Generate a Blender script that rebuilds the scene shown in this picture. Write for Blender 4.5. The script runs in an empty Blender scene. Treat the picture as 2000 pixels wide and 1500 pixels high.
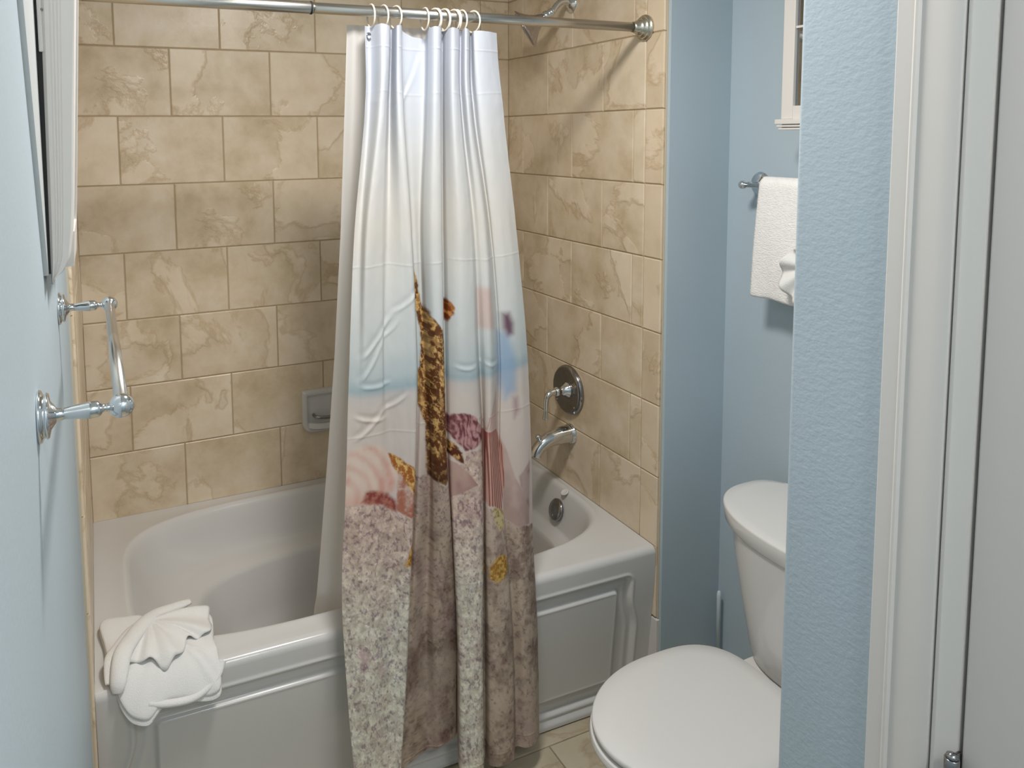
import bpy, bmesh, math, random
import numpy as np
from mathutils import Vector, Matrix
S = bpy.context.scene
COL = S.collection
random.seed(4); RNG = np.random.RandomState(7)
PI = math.pi

# ------------------------------------------------------------------ camera
cam_d = bpy.data.cameras.new('camera'); cam = bpy.data.objects.new('camera', cam_d); COL.objects.link(cam)
CAMR = [[0.912354, -0.409278, -0.01005], [-0.046457, -0.07911, -0.995783], [0.406757, 0.908974, -0.09119]]
CAML = [0.04685, -2.5309, 1.66661]
m = Matrix(((CAMR[0][0], -CAMR[1][0], -CAMR[2][0], CAML[0]), (CAMR[0][1], -CAMR[1][1], -CAMR[2][1], CAML[1]),
            (CAMR[0][2], -CAMR[1][2], -CAMR[2][2], CAML[2]), (0, 0, 0, 1)))
cam.matrix_world = m
cam_d.sensor_fit = 'HORIZONTAL'; cam_d.sensor_width = 36.0; cam_d.lens = 36.0*1499.18/2000
cam_d.shift_x = (1000-849.77)/2000; cam_d.shift_y = (402.41-750)/2000
cam_d.clip_start = 0.01
S.camera = cam
# ------------------------------------------------------------------ world, lights, exposure
w = bpy.data.worlds.new('world'); S.world = w; w.use_nodes = True
w.node_tree.nodes['Background'].inputs[0].default_value = (0.8, 0.85, 0.9, 1)
w.node_tree.nodes['Background'].inputs[1].default_value = 0.3
S.view_settings.view_transform = 'Standard'; S.view_settings.look = 'None'
S.view_settings.gamma = 1.0; S.view_settings.use_curve_mapping = False
S.view_settings.exposure = 0.13
def area(name, loc, size, power, col, rot=(0, 0, 0), shape='DISK'):
    d = bpy.data.lights.new(name, 'AREA'); d.shape = shape; d.size = size; d.energy = power; d.color = col
    o = bpy.data.objects.new(name, d); o.location = loc; o.rotation_euler = rot; COL.objects.link(o); return o
area('ceiling_lamp_light', (0.64, -1.38, 2.40), 0.28, 18.5, (1.0, 0.945, 0.885))
area('doorway_lamp_light', (0.46, -3.02, 2.395), 0.42, 11.5, (1.0, 0.95, 0.895))

# ------------------------------------------------------------------ helpers
def link(o, parent=None):
    COL.objects.link(o)
    if parent is not None: o.parent = parent
    return o
def mesh_obj(name, verts, faces, mat, parent=None, smooth=False, loc=None):
    me = bpy.data.meshes.new(name); me.from_pydata([tuple(v) for v in verts], [], faces); me.update()
    if mat: me.materials.append(mat)
    if smooth: me.polygons.foreach_set('use_smooth', [True]*len(me.polygons))
    o = bpy.data.objects.new(name, me)
    if loc: o.location = loc
    return link(o, parent)
def bm_obj(name, bm, mat, parent=None, smooth=False, loc=None):
    bmesh.ops.recalc_face_normals(bm, faces=bm.faces)
    me = bpy.data.meshes.new(name); bm.to_mesh(me); bm.free()
    if mat: me.materials.append(mat)
    if smooth: me.polygons.foreach_set('use_smooth', [True]*len(me.polygons))
    o = bpy.data.objects.new(name, me)
    if loc: o.location = loc
    return link(o, parent)
def empty(name, loc, label=None, cat=None, group=None, rot=None):
    o = bpy.data.objects.new(name, None); o.empty_display_size = 0.05; o.location = loc
    if rot: o.rotation_euler = rot
    link(o); tag(o, label, cat, group); return o
def tag(o, label=None, cat=None, group=None, kind=None):
    if label: o['label'] = label
    if cat: o['category'] = cat
    if group: o['group'] = group
    if kind: o['kind'] = kind
    return o
def bm_box(bm, x0, x1, y0, y1, z0, z1, bev=0.0, seg=2):
    r = bmesh.ops.create_cube(bm, size=1.0)
    for v in r['verts']:
        v.co = Vector(((x0+x1)/2+v.co.x*(x1-x0), (y0+y1)/2+v.co.y*(y1-y0), (z0+z1)/2+v.co.z*(z1-z0)))
    if bev > 0:
        es = list({e for v in r['verts'] for e in v.link_edges})
        bmesh.ops.bevel(bm, geom=es, offset=bev, segments=seg, affect='EDGES', profile=0.5)
def box(name, x0, x1, y0, y1, z0, z1, mat, parent=None, bev=0.0, seg=2, smooth=False):
    bm = bmesh.new(); bm_box(bm, x0, x1, y0, y1, z0, z1, bev, seg)
    o = bm_obj(name, bm, mat, parent, smooth); return o
def struct(o): o['kind'] = 'structure'; return o
def lathe_bm(bm, prof, origin, axis, n=32):
    """prof: list of (distance along the axis, radius)"""
    a = Vector(axis).normalized(); t = Vector((0, 0, 1)) if abs(a.z) < 0.9 else Vector((1, 0, 0))
    u = a.cross(t).normalized(); v = a.cross(u)
    rings = []
    for d, r in prof:
        c = Vector(origin)+a*d
        if r < 1e-6: rings.append([bm.verts.new(c)])
        else: rings.append([bm.verts.new(c+(u*math.cos(2*PI*i/n)+v*math.sin(2*PI*i/n))*r) for i in range(n)])
    for A, B in zip(rings[:-1], rings[1:]):
        for i in range(n):
            j = (i+1) % n
            if len(A) == 1 and len(B) == 1: continue
            if len(A) == 1: bm.faces.new((A[0], B[i], B[j]))
            elif len(B) == 1: bm.faces.new((A[i], B[0], A[j]))
            else: bm.faces.new((A[i], B[i], B[j], A[j]))
    for R in (rings[0], rings[-1]):
        if len(R) > 1: bm.faces.new(R)
def lathe(name, prof, origin, axis, mat, parent=None, n=32):
    bm = bmesh.new(); lathe_bm(bm, prof, origin, axis, n); return bm_obj(name, bm, mat, parent, True)
def crom(P, per):
    out = []; n = len(P)
    for i in range(n-1):
        p0 = Vector(P[max(i-1, 0)]); p1 = Vector(P[i]); p2 = Vector(P[i+1]); p3 = Vector(P[min(i+2, n-1)])
        for k in range(per):
            t = k/per
            out.append(0.5*((2*p1)+(-p0+p2)*t+(2*p0-5*p1+4*p2-p3)*t*t+(-p0+3*p1-3*p2+p3)*t**3))
    out.append(Vector(P[-1])); return out
def tube_bm(bm, pts, radii, n=16, cap=True, flat=1.0, up=None):
    pts = [Vector(p) for p in pts]; rings = []
    t0 = (pts[1]-pts[0]).normalized()
    ref = Vector(up) if up else (Vector((0, 0, 1)) if abs(t0.z) < 0.9 else Vector((0, 1, 0)))
    for i, p in enumerate(pts):
        t = (pts[min(i+1, len(pts)-1)]-pts[max(i-1, 0)]).normalized()
        u = t.cross(ref).normalized(); v = u.cross(t).normalized(); ref = v if not up else ref
        r = radii[i] if hasattr(radii, '__len__') else radii
        rings.append([bm.verts.new(p+u*math.cos(2*PI*k/n)*r+v*math.sin(2*PI*k/n)*r*flat) for k in range(n)])
    for A, B in zip(rings[:-1], rings[1:]):
        for i in range(n): bm.faces.new((A[i], A[(i+1) % n], B[(i+1) % n], B[i]))
    if cap: bm.faces.new(rings[0]); bm.faces.new(list(reversed(rings[-1])))
def tube(name, pts, radii, mat, parent=None, n=16, **k):
    bm = bmesh.new(); tube_bm(bm, pts, radii, n, **k); return bm_obj(name, bm, mat, parent, True)
def loft(name, loops, mat, parent=None, closed=True, cap0=False, cap1=False, smooth=True):
    vs = []; fs = []; n = len(loops[0])
    for L in loops: vs += [tuple(p) for p in L]
    m_ = n if closed else n-1
    for a in range(len(loops)-1):
        for i in range(m_):
            j = (i+1) % n; fs.append((a*n+i, a*n+j, (a+1)*n+j, (a+1)*n+i))
    if cap0: fs.append(tuple(range(n))[::-1])
    if cap1: fs.append(tuple(range((len(loops)-1)*n, len(loops)*n)))
    o = mesh_obj(name, vs, fs, mat, parent, smooth)
    bm = bmesh.new(); bm.from_mesh(o.data); bmesh.ops.recalc_face_normals(bm, faces=bm.faces); bm.to_mesh(o.data); bm.free()
    return o
def by_angle(o, ang=0.6):
    me = o.data; me.polygons.foreach_set('use_smooth', [True]*len(me.polygons))
    bm = bmesh.new(); bm.from_mesh(me)
    for e in bm.edges:
        e.smooth = not (len(e.link_faces) == 2 and e.calc_face_angle(0) > ang)
    bm.to_mesh(me); bm.free(); return o
def torus_bm(bm, c, axis, R, r, n=36, k=10):
    a = Vector(axis).normalized(); t = Vector((0, 0, 1)) if abs(a.z) < 0.9 else Vector((1, 0, 0))
    u = a.cross(t).normalized(); v = a.cross(u); c = Vector(c); g = []
    for i in range(n):
        d = u*math.cos(2*PI*i/n)+v*math.sin(2*PI*i/n)
        g.append([bm.verts.new(c+d*(R+r*math.cos(2*PI*j/k))+a*r*math.sin(2*PI*j/k)) for j in range(k)])
    for i in range(n):
        for j in range(k):
            bm.faces.new((g[i][j], g[(i+1) % n][j], g[(i+1) % n][(j+1) % k], g[i][(j+1) % k]))

# ------------------------------------------------------------------ materials
def mat(name, col, rough=0.5, metal=0.0, coat=0.0, spec=0.5):
    m_ = bpy.data.materials.new(name); m_.use_nodes = True; b = m_.node_tree.nodes['Principled BSDF']
    b.inputs['Base Color'].default_value = (*col, 1); b.inputs['Roughness'].default_value = rough
    b.inputs['Metallic'].default_value = metal; b.inputs['Coat Weight'].default_value = coat
    b.inputs['Specular IOR Level'].default_value = spec
    return m_
def bump(m_, scale, strength, dist=0.01, detail=4.0, kind='noise', stretch=(1, 1, 1), rough=0.5):
    nt = m_.node_tree; N = nt.nodes; Lk = nt.links; b = N['Principled BSDF']
    tc = N.new('ShaderNodeTexCoord'); mp = N.new('ShaderNodeMapping'); mp.inputs['Scale'].default_value = stretch
    if kind == 'noise':
        t = N.new('ShaderNodeTexNoise'); t.inputs['Scale'].default_value = scale; t.inputs['Detail'].default_value = detail
        t.inputs['Roughness'].default_value = rough; out = t.outputs['Fac']
    else:
        t = N.new('ShaderNodeTexVoronoi'); t.inputs['Scale'].default_value = scale; out = t.outputs['Distance']
    bp = N.new('ShaderNodeBump'); bp.inputs['Strength'].default_value = strength; bp.inputs['Distance'].default_value = dist
    Lk.new(tc.outputs['Object'], mp.inputs[0]); Lk.new(mp.outputs[0], t.inputs['Vector'])
    Lk.new(out, bp.inputs['Height']); Lk.new(bp.outputs[0], b.inputs['Normal']); return m_
def mottle(m_, c1, c2, scale, detail=5.0):
    nt = m_.node_tree; N = nt.nodes; Lk = nt.links; b = N['Principled BSDF']
    tc = N.new('ShaderNodeTexCoord'); t = N.new('ShaderNodeTexNoise'); t.inputs['Scale'].default_value = scale; t.inputs['Detail'].default_value = detail
    r = N.new('ShaderNodeValToRGB'); r.color_ramp.elements[0].position = 0.35; r.color_ramp.elements[1].position = 0.65
    r.color_ramp.elements[0].color = (*c1, 1); r.color_ramp.elements[1].color = (*c2, 1)
    Lk.new(tc.outputs['Object'], t.inputs['Vector']); Lk.new(t.outputs['Fac'], r.inputs[0]); Lk.new(r.outputs[0], b.inputs['Base Color']); return m_
M_BLUE = bump(mottle(mat('blue_paint', (.4, .5, .6), 0.55), (.435, .528, .592), (.455, .548, .612), 2.5), 150, 0.12, 0.0025, 3.0)
M_BLUE2 = bump(mottle(mat('blue_paint_orange_peel', (.4, .5, .6), 0.5), (.435, .528, .592), (.455, .548, .612), 2.5), 130, 0.16, 0.003, 3.0, stretch=(1, 1, 1.5))
M_TRIM = bump(mat('white_trim_paint', (.70, .675, .645), 0.35), 30, 0.05, 0.002)
M_DOOR = bump(mat('white_door_paint', (.60, .575, .555), 0.4), 25, 0.05, 0.002)
M_CEIL = bump(mat('ceiling_paint', (.80, .80, .78), 0.8), 90, 0.3, 0.004)
M_TUB = mat('white_acrylic', (.64, .64, .635), 0.16, spec=0.5)
M_PORC = mat('white_porcelain', (.72, .715, .70), 0.14)
M_SEAT = mat('white_plastic_seat', (.70, .70, .69), 0.22)
M_CHROME = mat('polished_chrome', (.72, .74, .75), 0.10, 1.0)
M_CHROME_D = mat('dark_chrome', (.34, .34, .35), 0.14, 1.0)
M_BRUSH = mat('brushed_nickel', (.60, .58, .54), 0.27, 1.0)
M_BRUSHW = mat('warm_nickel', (.66, .62, .52), 0.25, 1.0)
M_DARK = mat('dark_gap', (.02, .02, .02), 0.7)
M_GROUT = bump(mat('tan_grout', (.44, .35, .23), 0.9), 200, 0.2, 0.001)
M_CAULK = mat('cream_caulk', (.56, .50, .39), 0.5)
M_RING = bump(mat('cream_plastic_ring', (.80, .74, .64), 0.35), 60, 0.05)
M_TOWEL = bump(mottle(mat('white_terry', (.80, .78, .75), 0.95), (.88, .875, .865), (.93, .925, .915), 60), 150, 0.45, 0.006, 3.0, stretch=(1, 1, 2.0))
M_CLOTH = bump(mat('white_washcloth', (.80, .80, .79), 0.9), 500, 0.5, 0.002, 2.0)
M_LINER = mat('white_liner_vinyl', (.86, .86, .86), 0.40)
_n = M_LINER.node_tree; _t = _n.nodes.new('ShaderNodeBsdfTranslucent'); _t.inputs[0].default_value = (.85, .85, .85, 1); _m = _n.nodes.new('ShaderNodeMixShader'); _m.inputs[0].default_value = .5
_n.links.new(_n.nodes['Principled BSDF'].outputs[0], _m.inputs[1]); _n.links.new(_t.outputs[0], _m.inputs[2]); _n.links.new(_m.outputs[0], _n.nodes['Material Output'].inputs[0])
M_GLASS = mat('grey_mirror_glass', (.40, .41, .42), 0.08, 1.0)

def tile_mat(name, c_lo, c_mid, c_hi, scale=7.0, rough=0.32):
    m_ = mat(name, c_mid, rough); nt = m_.node_tree; N = nt.nodes; Lk = nt.links; b = N['Principled BSDF']
    tc = N.new('ShaderNodeTexCoord'); oi = N.new('ShaderNodeObjectInfo')
    mul = N.new('ShaderNodeVectorMath'); mul.operation = 'SCALE'; mul.inputs['Scale'].default_value = 37.0
    cmb = N.new('ShaderNodeCombineXYZ'); Lk.new(oi.outputs['Random'], cmb.inputs[0]); Lk.new(oi.outputs['Random'], cmb.inputs[2])
    Lk.new(cmb.outputs[0], mul.inputs[0]); add = N.new('ShaderNodeVectorMath'); Lk.new(tc.outputs['Object'], add.inputs[0]); Lk.new(mul.outputs[0], add.inputs[1])
    n1 = N.new('ShaderNodeTexNoise'); n1.inputs['Scale'].default_value = scale; n1.inputs['Detail'].default_value = 7; n1.inputs['Roughness'].default_value = 0.62; n1.inputs['Distortion'].default_value = 0.15
    Lk.new(add.outputs[0], n1.inputs['Vector'])
    r = N.new('ShaderNodeValToRGB'); e = r.color_ramp.elements; e[0].position = 0.30; e[0].color = (*c_lo, 1); e[1].position = 0.70; e[1].color = (*c_hi, 1)
    k = e.new(0.48); k.color = (*c_mid, 1)
    Lk.new(n1.outputs['Fac'], r.inputs[0])
    # jagged veins where a second noise crosses its middle
    n2 = N.new('ShaderNodeTexNoise'); n2.inputs['Scale'].default_value = 2.9; n2.inputs['Detail'].default_value = 7; n2.inputs['Roughness'].default_value = 0.55; n2.inputs['Distortion'].default_value = 0.5
    Lk.new(add.outputs[0], n2.inputs['Vector'])
    st = N.new('ShaderNodeMapRange'); st.inputs[1].default_value = 0.515; st.inputs[2].default_value = 0.55; st.inputs[3].default_value = 0.0; st.inputs[4].default_value = 1.0
    Lk.new(n2.outputs['Fac'], st.inputs[0])
    v = N.new('ShaderNodeValToRGB'); ve = v.color_ramp.elements; ve[0].position = 0.0; ve[0].color = (0, 0, 0, 1); ve[1].position = 1.0; ve[1].color = (0, 0, 0, 1)
    q = ve.new(0.35); q.color = (1, 1, 1, 1)
    Lk.new(st.outputs[0], v.inputs[0])
    mx = N.new('ShaderNodeMixRGB'); mx.blend_type = 'MULTIPLY'; mx.inputs[2].default_value = (.78, .70, .58, 1)
    fm = N.new('ShaderNodeMath'); fm.operation = 'MULTIPLY'; fm.inputs[1].default_value = 0.75
    Lk.new(v.outputs[0], fm.inputs[0]); Lk.new(fm.outputs[0], mx.inputs[0]); Lk.new(r.outputs[0], mx.inputs[1])
    mx2 = N.new('ShaderNodeMixRGB'); mx2.blend_type = 'MIX'; mx2.inputs[2].default_value = (*[min(1, c*1.18) for c in c_hi], 1)
    f2 = N.new('ShaderNodeMath'); f2.operation = 'MULTIPLY'; f2.inputs[1].default_value = 0.30
    Lk.new(st.outputs[0], f2.inputs[0]); Lk.new(f2.outputs[0], mx2.inputs[0]); Lk.new(mx.outputs[0], mx2.inputs[1])
    Lk.new(mx2.outputs[0], b.inputs['Base Color'])
    bp = N.new('ShaderNodeBump'); bp.inputs['Strength'].default_value = 0.38; bp.inputs['Distance'].default_value = 0.0035
    ad = N.new('ShaderNodeMath'); ad.operation = 'ADD'; Lk.new(st.outputs[0], ad.inputs[0]); Lk.new(n1.outputs['Fac'], ad.inputs[1])
    Lk.new(ad.outputs[0], bp.inputs['Height']); Lk.new(bp.outputs[0], b.inputs['Normal'])
    return m_
M_TILE = tile_mat('tan_stone_tile', (.53, .425, .27), (.675, .56, .405), (.78, .685, .555))
M_BULL = tile_mat('bullnose_tile', (.58, .47, .32), (.68, .56, .41), (.76, .645, .50), 4.0, 0.25)
M_FLOORT = tile_mat('beige_floor_tile', (.44, .38, .27), (.50, .44, .32), (.55, .48, .37), 5.0, 0.4)

# ------------------------------------------------------------------ the room
L = 1.4866; CEIL = 2.44; XT = 1.712; YW = -0.870
ZA = 1.945; TH = 0.21; TW = 0.31053
wall_back = struct(box('wall_back', -0.12, L+0.12, 0.0008, 0.11, 0, CEIL, M_GROUT))
wall_left_core = struct(box('wall_left', -0.12, -0.008, -3.40, 0.006, 0, CEIL, M_BLUE))
wall_right = struct(box('wall_right', L+0.008, 1.90, YW, 0.006, 0, CEIL, M_BLUE))
struct(box('wall_toilet', XT, 1.90, -1.99, YW, 0, CEIL, M_BLUE))
struct(box('wall_alcove', 0.797+0.10, XT, -1.99, -1.885, 0, CEIL, M_BLUE))
# closet wall beside the camera with its rounded outer corner, door opening y -2.104 .. -2.80
bm = bmesh.new(); bm_box(bm, 0.797, 0.897, -2.10, -1.885, 0, CEIL)
es = [e for e in bm.edges if all(abs(v.co.y+1.885) < 1e-5 and abs(v.co.x-0.797) < 1e-5 for v in e.verts)]
bmesh.ops.bevel(bm, geom=es, offset=0.008, segments=5, affect='EDGES', profile=0.5)
wall_closet = struct(by_angle(bm_obj('wall_closet', bm, M_BLUE2)))
struct(box('wall_hall', 0.797, 0.897, -3.40, -2.87, 0, CEIL, M_BLUE))
struct(box('wall_header', 0.797, 0.897, -2.87, -2.10, 2.06, CEIL, M_BLUE))
struct(box('wall_front', -0.12, 0.897, -3.50, -3.40, 0, CEIL, M_BLUE))
struct(box('ceiling', -0.12, 1.90, -3.50, 0.11, CEIL, CEIL+0.08, M_CEIL))
floor = struct(box('floor', -0.12, 1.90, -3.50, 0.11, -0.10, -0.006, M_GROUT))

box('grout_bed', L+0.0012, L+0.0078, -0.853, 0.0, 0.262, CEIL-.001, M_GROUT, wall_right)
box('grout_bed', -0.0078, -0.0012, -0.853, 0.0, 0.0, CEIL-.001, M_GROUT, wall_left_core)
# --- tile pieces: one mesh per size, shared
_tm = {}
def tile_mesh(wd, ht, th, material, edge=0.0025):
    key = (round(wd, 4), round(ht, 4), round(th, 4), material.name)
    if key in _tm: return _tm[key]
    g = 0.0013; e = edge; lv = [(g, 0.0), (g, th*0.55), (g+e*0.35, th*0.86), (g+e, th)]
    vs = []; fs = []
    for ins, d in lv: vs += [(ins, 0, d), (wd-ins, 0, d), (wd-ins, 0, d), (ins, 0, d)]
    vs = []
    for ins, d in lv: vs += [(ins-wd/2, -d, ins-ht/2), (wd/2-ins, -d, ins-ht/2), (wd/2-ins, -d, ht/2-ins), (ins-wd/2, -d, ht/2-ins)]
    for a in range(3):
        for i in range(4): fs.append((a*4+i, a*4+(i+1) % 4, (a+1)*4+(i+1) % 4, (a+1)*4+i))
    fs.append((12, 13, 14, 15))
    me = bpy.data.meshes.new('tile'); me.from_pydata(vs, [], fs); me.materials.append(material); me.update()
    _tm[key] = me; return me
def tile(parent, c, wd, ht, rot, th=0.008, material=None, name='tile'):
    o = bpy.data.objects.new(name, tile_mesh(wd, ht, th, material or M_TILE))
    o.location = (c[0], c[1], c[2]); o.rotation_euler = rot; link(o, parent)
    return o
def jit(): return random.uniform(-0.0006, 0.0006)
rows = []
for k in range(-3, 7):
    z1 = min(ZA-k*TH, CEIL-0.001); z0 = ZA-(k+1)*TH
    if z0 < 0.47: z0 = 0.478
    if z1-z0 > 0.02: rows.append((k, z0, z1))
def spans(a, b, start, step):
    xs = [a]; x = start
    while x-step > a+1e-6: x -= step
    while x < b-0.004:
        if x > a+0.004: xs.append(x)
        x += step
    xs.append(b); return list(zip(xs[:-1], xs[1:]))
RB = (0, 0, 0); RR = (0, 0, -PI/2); RL = (0, 0, PI/2)
for k, z0, z1 in rows:
    st = 0.283 if k % 2 == 0 else 0.127
    for a, b in spans(0.0, L, st, TW):
        tile(wall_back, ((a+b)/2, 0.006+0.0+jit(), (z0+z1)/2), b-a, z1-z0, RB)
    st = 0.273 if k % 2 == 0 else 0.108
    for a, b in spans(0.0, 0.78, st, TW):
        tile(wall_right, (L+0.006+jit(), -(a+b)/2, (z0+z1)/2), b-a, z1-z0, RR)
        tile(wall_left_core, (-0.006+jit(), -(a+b)/2, (z0+z1)/2), b-a, z1-z0, RL)
    for (w_, x, r_) in ((wall_right, L+0.007, RR), (wall_left_core, -0.007, RL)):
        tile(w_, (x, -0.818, (z0+z1)/2), 0.076, z1-z0, r_, 0.009, M_BULL, 'bullnose_tile')
# the narrow tile legs that run down in front of the tub
for (w_, x, r_, zs) in ((wall_right, L+0.007, RR, [(0.262, 0.478)]), (wall_left_core, -0.007, RL, [(0.268, 0.478), (0.058, 0.268), (0.0, 0.058)])):
    for z0, z1 in zs: tile(w_, (x, -0.846, (z0+z1)/2), 0.020, z1-z0, r_, 0.009, M_BULL, 'bullnose_tile')
struct(box('trim_1', L-0.0026, L+0.008, -0.864, -0.800, 0.0, 0.258, M_TRIM, bev=0.001))
tag(struct(box('trim_2', L+0.004, L+0.0085, -0.8600, -0.8562, 0.262, CEIL-0.002, M_CAULK)), None)
tag(struct(box('trim_3', -0.0085, -0.004, -0.8600, -0.8562, 0.0, CEIL-0.002, M_CAULK)), None)
# floor tiles
fx = [1.118+0.33*i for i in range(-4, 3)]
ys = [-0.865-0.33*i for i in range(-1, 8)]
def ftile(x0, x1, y0, y1):
    x0 = max(x0, -0.006); x1 = min(x1, XT); y1 = min(y1, -0.535); y0 = max(y0, -3.4)
    if y1 < -1.885: x1 = min(x1, 0.797)
    if x1-x0 < 0.02 or y1-y0 < 0.02: return
    o = bpy.data.objects.new('floor_tile', tile_mesh(x1-x0, y1-y0, 0.006, M_FLOORT)); o.rotation_euler = (-PI/2, 0, 0)
    o.location = ((x0+x1)/2, (y0+y1)/2, -0.006); link(o, floor)
for i in range(len(ys)-1):
    y1, y0 = ys[i], ys[i+1]
    if y1 > -1.885 > y0:
        segs = [(y0, -1.885), (-1.885, y1)]
    else: segs = [(y0, y1)]
    for (a, b) in segs:
        for x0 in [fx[0]+0.33*q-0.0 for q in range(0, 7)]:
            ftile(x0+(0.165 if i % 2 == 0 else 0.0), x0+0.33+(0.165 if i % 2 == 0 else 0.0), a, b)

# --- closet door with casing, to the right of the camera
def prism_y(name, prof, z0, z1, matl, parent=None):
    """prof: outline in (x, y); straight up"""
    n = len(prof); vs = [(x, y, z0) for x, y in prof]+[(x, y, z1) for x, y in prof]
    fs = [(i, (i+1) % n, n+(i+1) % n, n+i) for i in range(n)]+[tuple(range(n))[::-1], tuple(range(n, 2*n))]
    o = mesh_obj(name, vs, fs, matl, parent)
    bm = bmesh.new(); bm.from_mesh(o.data); bmesh.ops.recalc_face_normals(bm, faces=bm.faces); bm.to_mesh(o.data); bm.free()
    return by_angle(o, 0.5)
cas = [(0.797, -2.008), (0.789, -2.008), (0.787, -2.010), (0.7865, -2.020), (0.7855, -2.0275), (0.7835, -2.030), (0.7835, -2.0325), (0.7865, -2.0345),
       (0.7850, -2.045), (0.7835, -2.060), (0.7830, -2.0745), (0.7840, -2.0765), (0.797, -2.0765)]
trim = struct(prism_y('trim_4', cas, 0, 2.13, M_TRIM))
jm = [(0.84, -2.0775), (0.788, -2.0775), (0.7855, -2.079), (0.785, -2.083)] + [(0.7855+0.003*math.sin(a*PI/2/5)*1.0+0.002*(a/5)**2, -2.083-0.018*a/5) for a in range(1, 6)] + [(0.84, -2.101)]
jamb = struct(prism_y('trim_5', jm, 0, 2.06, M_TRIM))
struct(box('trim_6', 0.784, 0.797, -2.95, -2.0765, 2.06, 2.13, M_TRIM, bev=0.003))
door = struct(box('door_1', 0.792, 0.830, -2.862, -2.1045, 0.012, 2.052, M_DOOR, bev=0.002))
pass
# hinges (the photograph shows the middle one)
for hz in (1.02, 0.25, 1.90):
    hb = bmesh.new(); 
    for s_ in range(5):
        lathe_bm(hb, [(0, 0.0), (0, .0058), (.0005, .0066), (.0172, .0066), (.0177, .0058), (.0178, 0)], (0.7775, -2.1045, hz-0.045+s_*0.018), (0, 0, 1), 14)
    lathe_bm(hb, [(0, 0.006), (.003, .005), (.006, 0.0)], (0.7775, -2.1045, hz+0.045), (0, 0, 1), 14)
    bm_box(hb, 0.781, 0.792, -2.1047, -2.1020, hz-0.045, hz+0.045)
    bm_obj('hinge', hb, M_CHROME_D, door, True)
lathe('door_knob', [(0, .03), (.006, .03), (.010, .012), (.035, .012), (.045, .026), (.06, .027), (.068, .018), (.07, 0)], (0.792, -2.80, 0.98), (-1, 0, 0), M_BRUSH, door)

# ------------------------------------------------------------------ bathtub
tub = empty('bathtub', (L/2, -0.42, 0), 'white alcove bathtub with oval basin and panelled apron', 'bathtub')
tub_loc = Vector(tub.location)
def rel(o): 
    o.location = Vector(o.location)-tub_loc; return o
ZR = 0.478
def yfront(x): return -0.797-0.038*x/L
def sup(cx, cy, a, b, n, N=160, z=0.0, ph=0.0):
    out = []
    for i in range(N):
        t = 2*PI*i/N; c = math.cos(t); s = math.sin(t)
        out.append((cx+a*math.copysign(abs(c)**(2/n), c), cy+b*math.copysign(abs(s)**(2/n), s), z))
    return out
def rectloop(loop, x0, x1, y1):
    """outer deck loop in the same angular order as the inner one"""
    out = []
    cx, cy = 0.77, -0.40
    for (x, y, z) in loop:
        dx, dy = x-cx, y-cy; ts = []
        if dx > 1e-9: ts.append((x1-cx)/dx)
        if dx < -1e-9: ts.append((x0-cx)/dx)
        if dy > 1e-9: ts.append((y1-cy)/dy)
        if dy < -1e-9:
            # front edge line y = yfront(x)
            k = -0.038/L; ts.append((-0.797+k*cx-cy)/(dy-k*dx))
        t = min(q for q in ts if q > 0); out.append((cx+dx*t, cy+dy*t, z))
    return out
XL, XR, YB = 0.002, L-0.003, -0.002
rim = sup(0.77, -0.402, 0.680, 0.340, 4.2, z=ZR)
N = len(rim)
outer = rectloop(rim, XL, XR, YB)
# put exact corners into the loop
for cxn, cyn in ((XL, YB), (XR, YB), (XL, yfront(XL)), (XR, yfront(XR))):
    k = min(range(N), key=lambda i: (outer[i][0]-cxn)**2+(outer[i][1]-cyn)**2); outer[k] = (cxn, cyn, ZR)
def inset(fr, loopA, loopB, z): return [(a[0]*(1-fr)+b[0]*fr, a[1]*(1-fr)+b[1]*fr, z) for a, b in zip(loopA, loopB)]
loops = [[(x, y, ZR) for x, y, z in outer]]
loops.append(inset(0.30, outer, rim, ZR))
def ring(cx, cy, a, b, n, z): return sup(cx, cy, a, b, n, z=z)
loops.append(ring(.770, -.402, .702, .364, 4.2, ZR)); loops.append(ring(.770, -.402, .695, .356, 4.2, ZR+.0028)); loops.append(ring(.770, -.402, .688, .349, 4.2, ZR+.0022))
loops.append(ring(.770, -.402, .683, .343, 4.2, ZR-0.0015))
loops.append(ring(.770, -.402, .679, .339, 4.2, ZR-0.006))
loops.append(ring(.771, -.402, .675, .335, 4.1, ZR-0.014))
loops.append(ring(.776, -.402, .660, .325, 4.0, 0.42))
loops.append(ring(.790, -.402, .635, .312, 3.8, 0.37))
loops.append(ring(.800, -.402, .622, .306, 3.6, 0.352))
loops.append(ring(.803, -.403, .616, .301, 3.5, 0.345))
loops.append(ring(.808, -.406, .600, .288, 3.3, 0.341))   # arm-rest ledge
loops.append(ring(.818, -.412, .560, .252, 3.0, 0.336))
loops.append(ring(.821, -.414, .552, .245, 3.0, 0.331))
loops.append(ring(.824, -.416, .546, .241, 3.0, 0.318))
loops.append(ring(.836, -.418, .515, .228, 3.0, 0.20))
loops.append(ring(.846, -.418, .485, .210, 3.0, 0.135))
loops.append(ring(.850, -.418, .450, .185, 2.9, 0.112))
loops.append(ring(.850, -.418, .380, .140, 2.6, 0.104))
loops.append(ring(.850, -.418, .200, .070, 2.2, 0.102))
loops.append(ring(.850, -.418, .020, .010, 2.0, 0.101))
rel(by_angle(loft('basin', loops, M_TUB, tub, cap1=True), 1.0))
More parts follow.
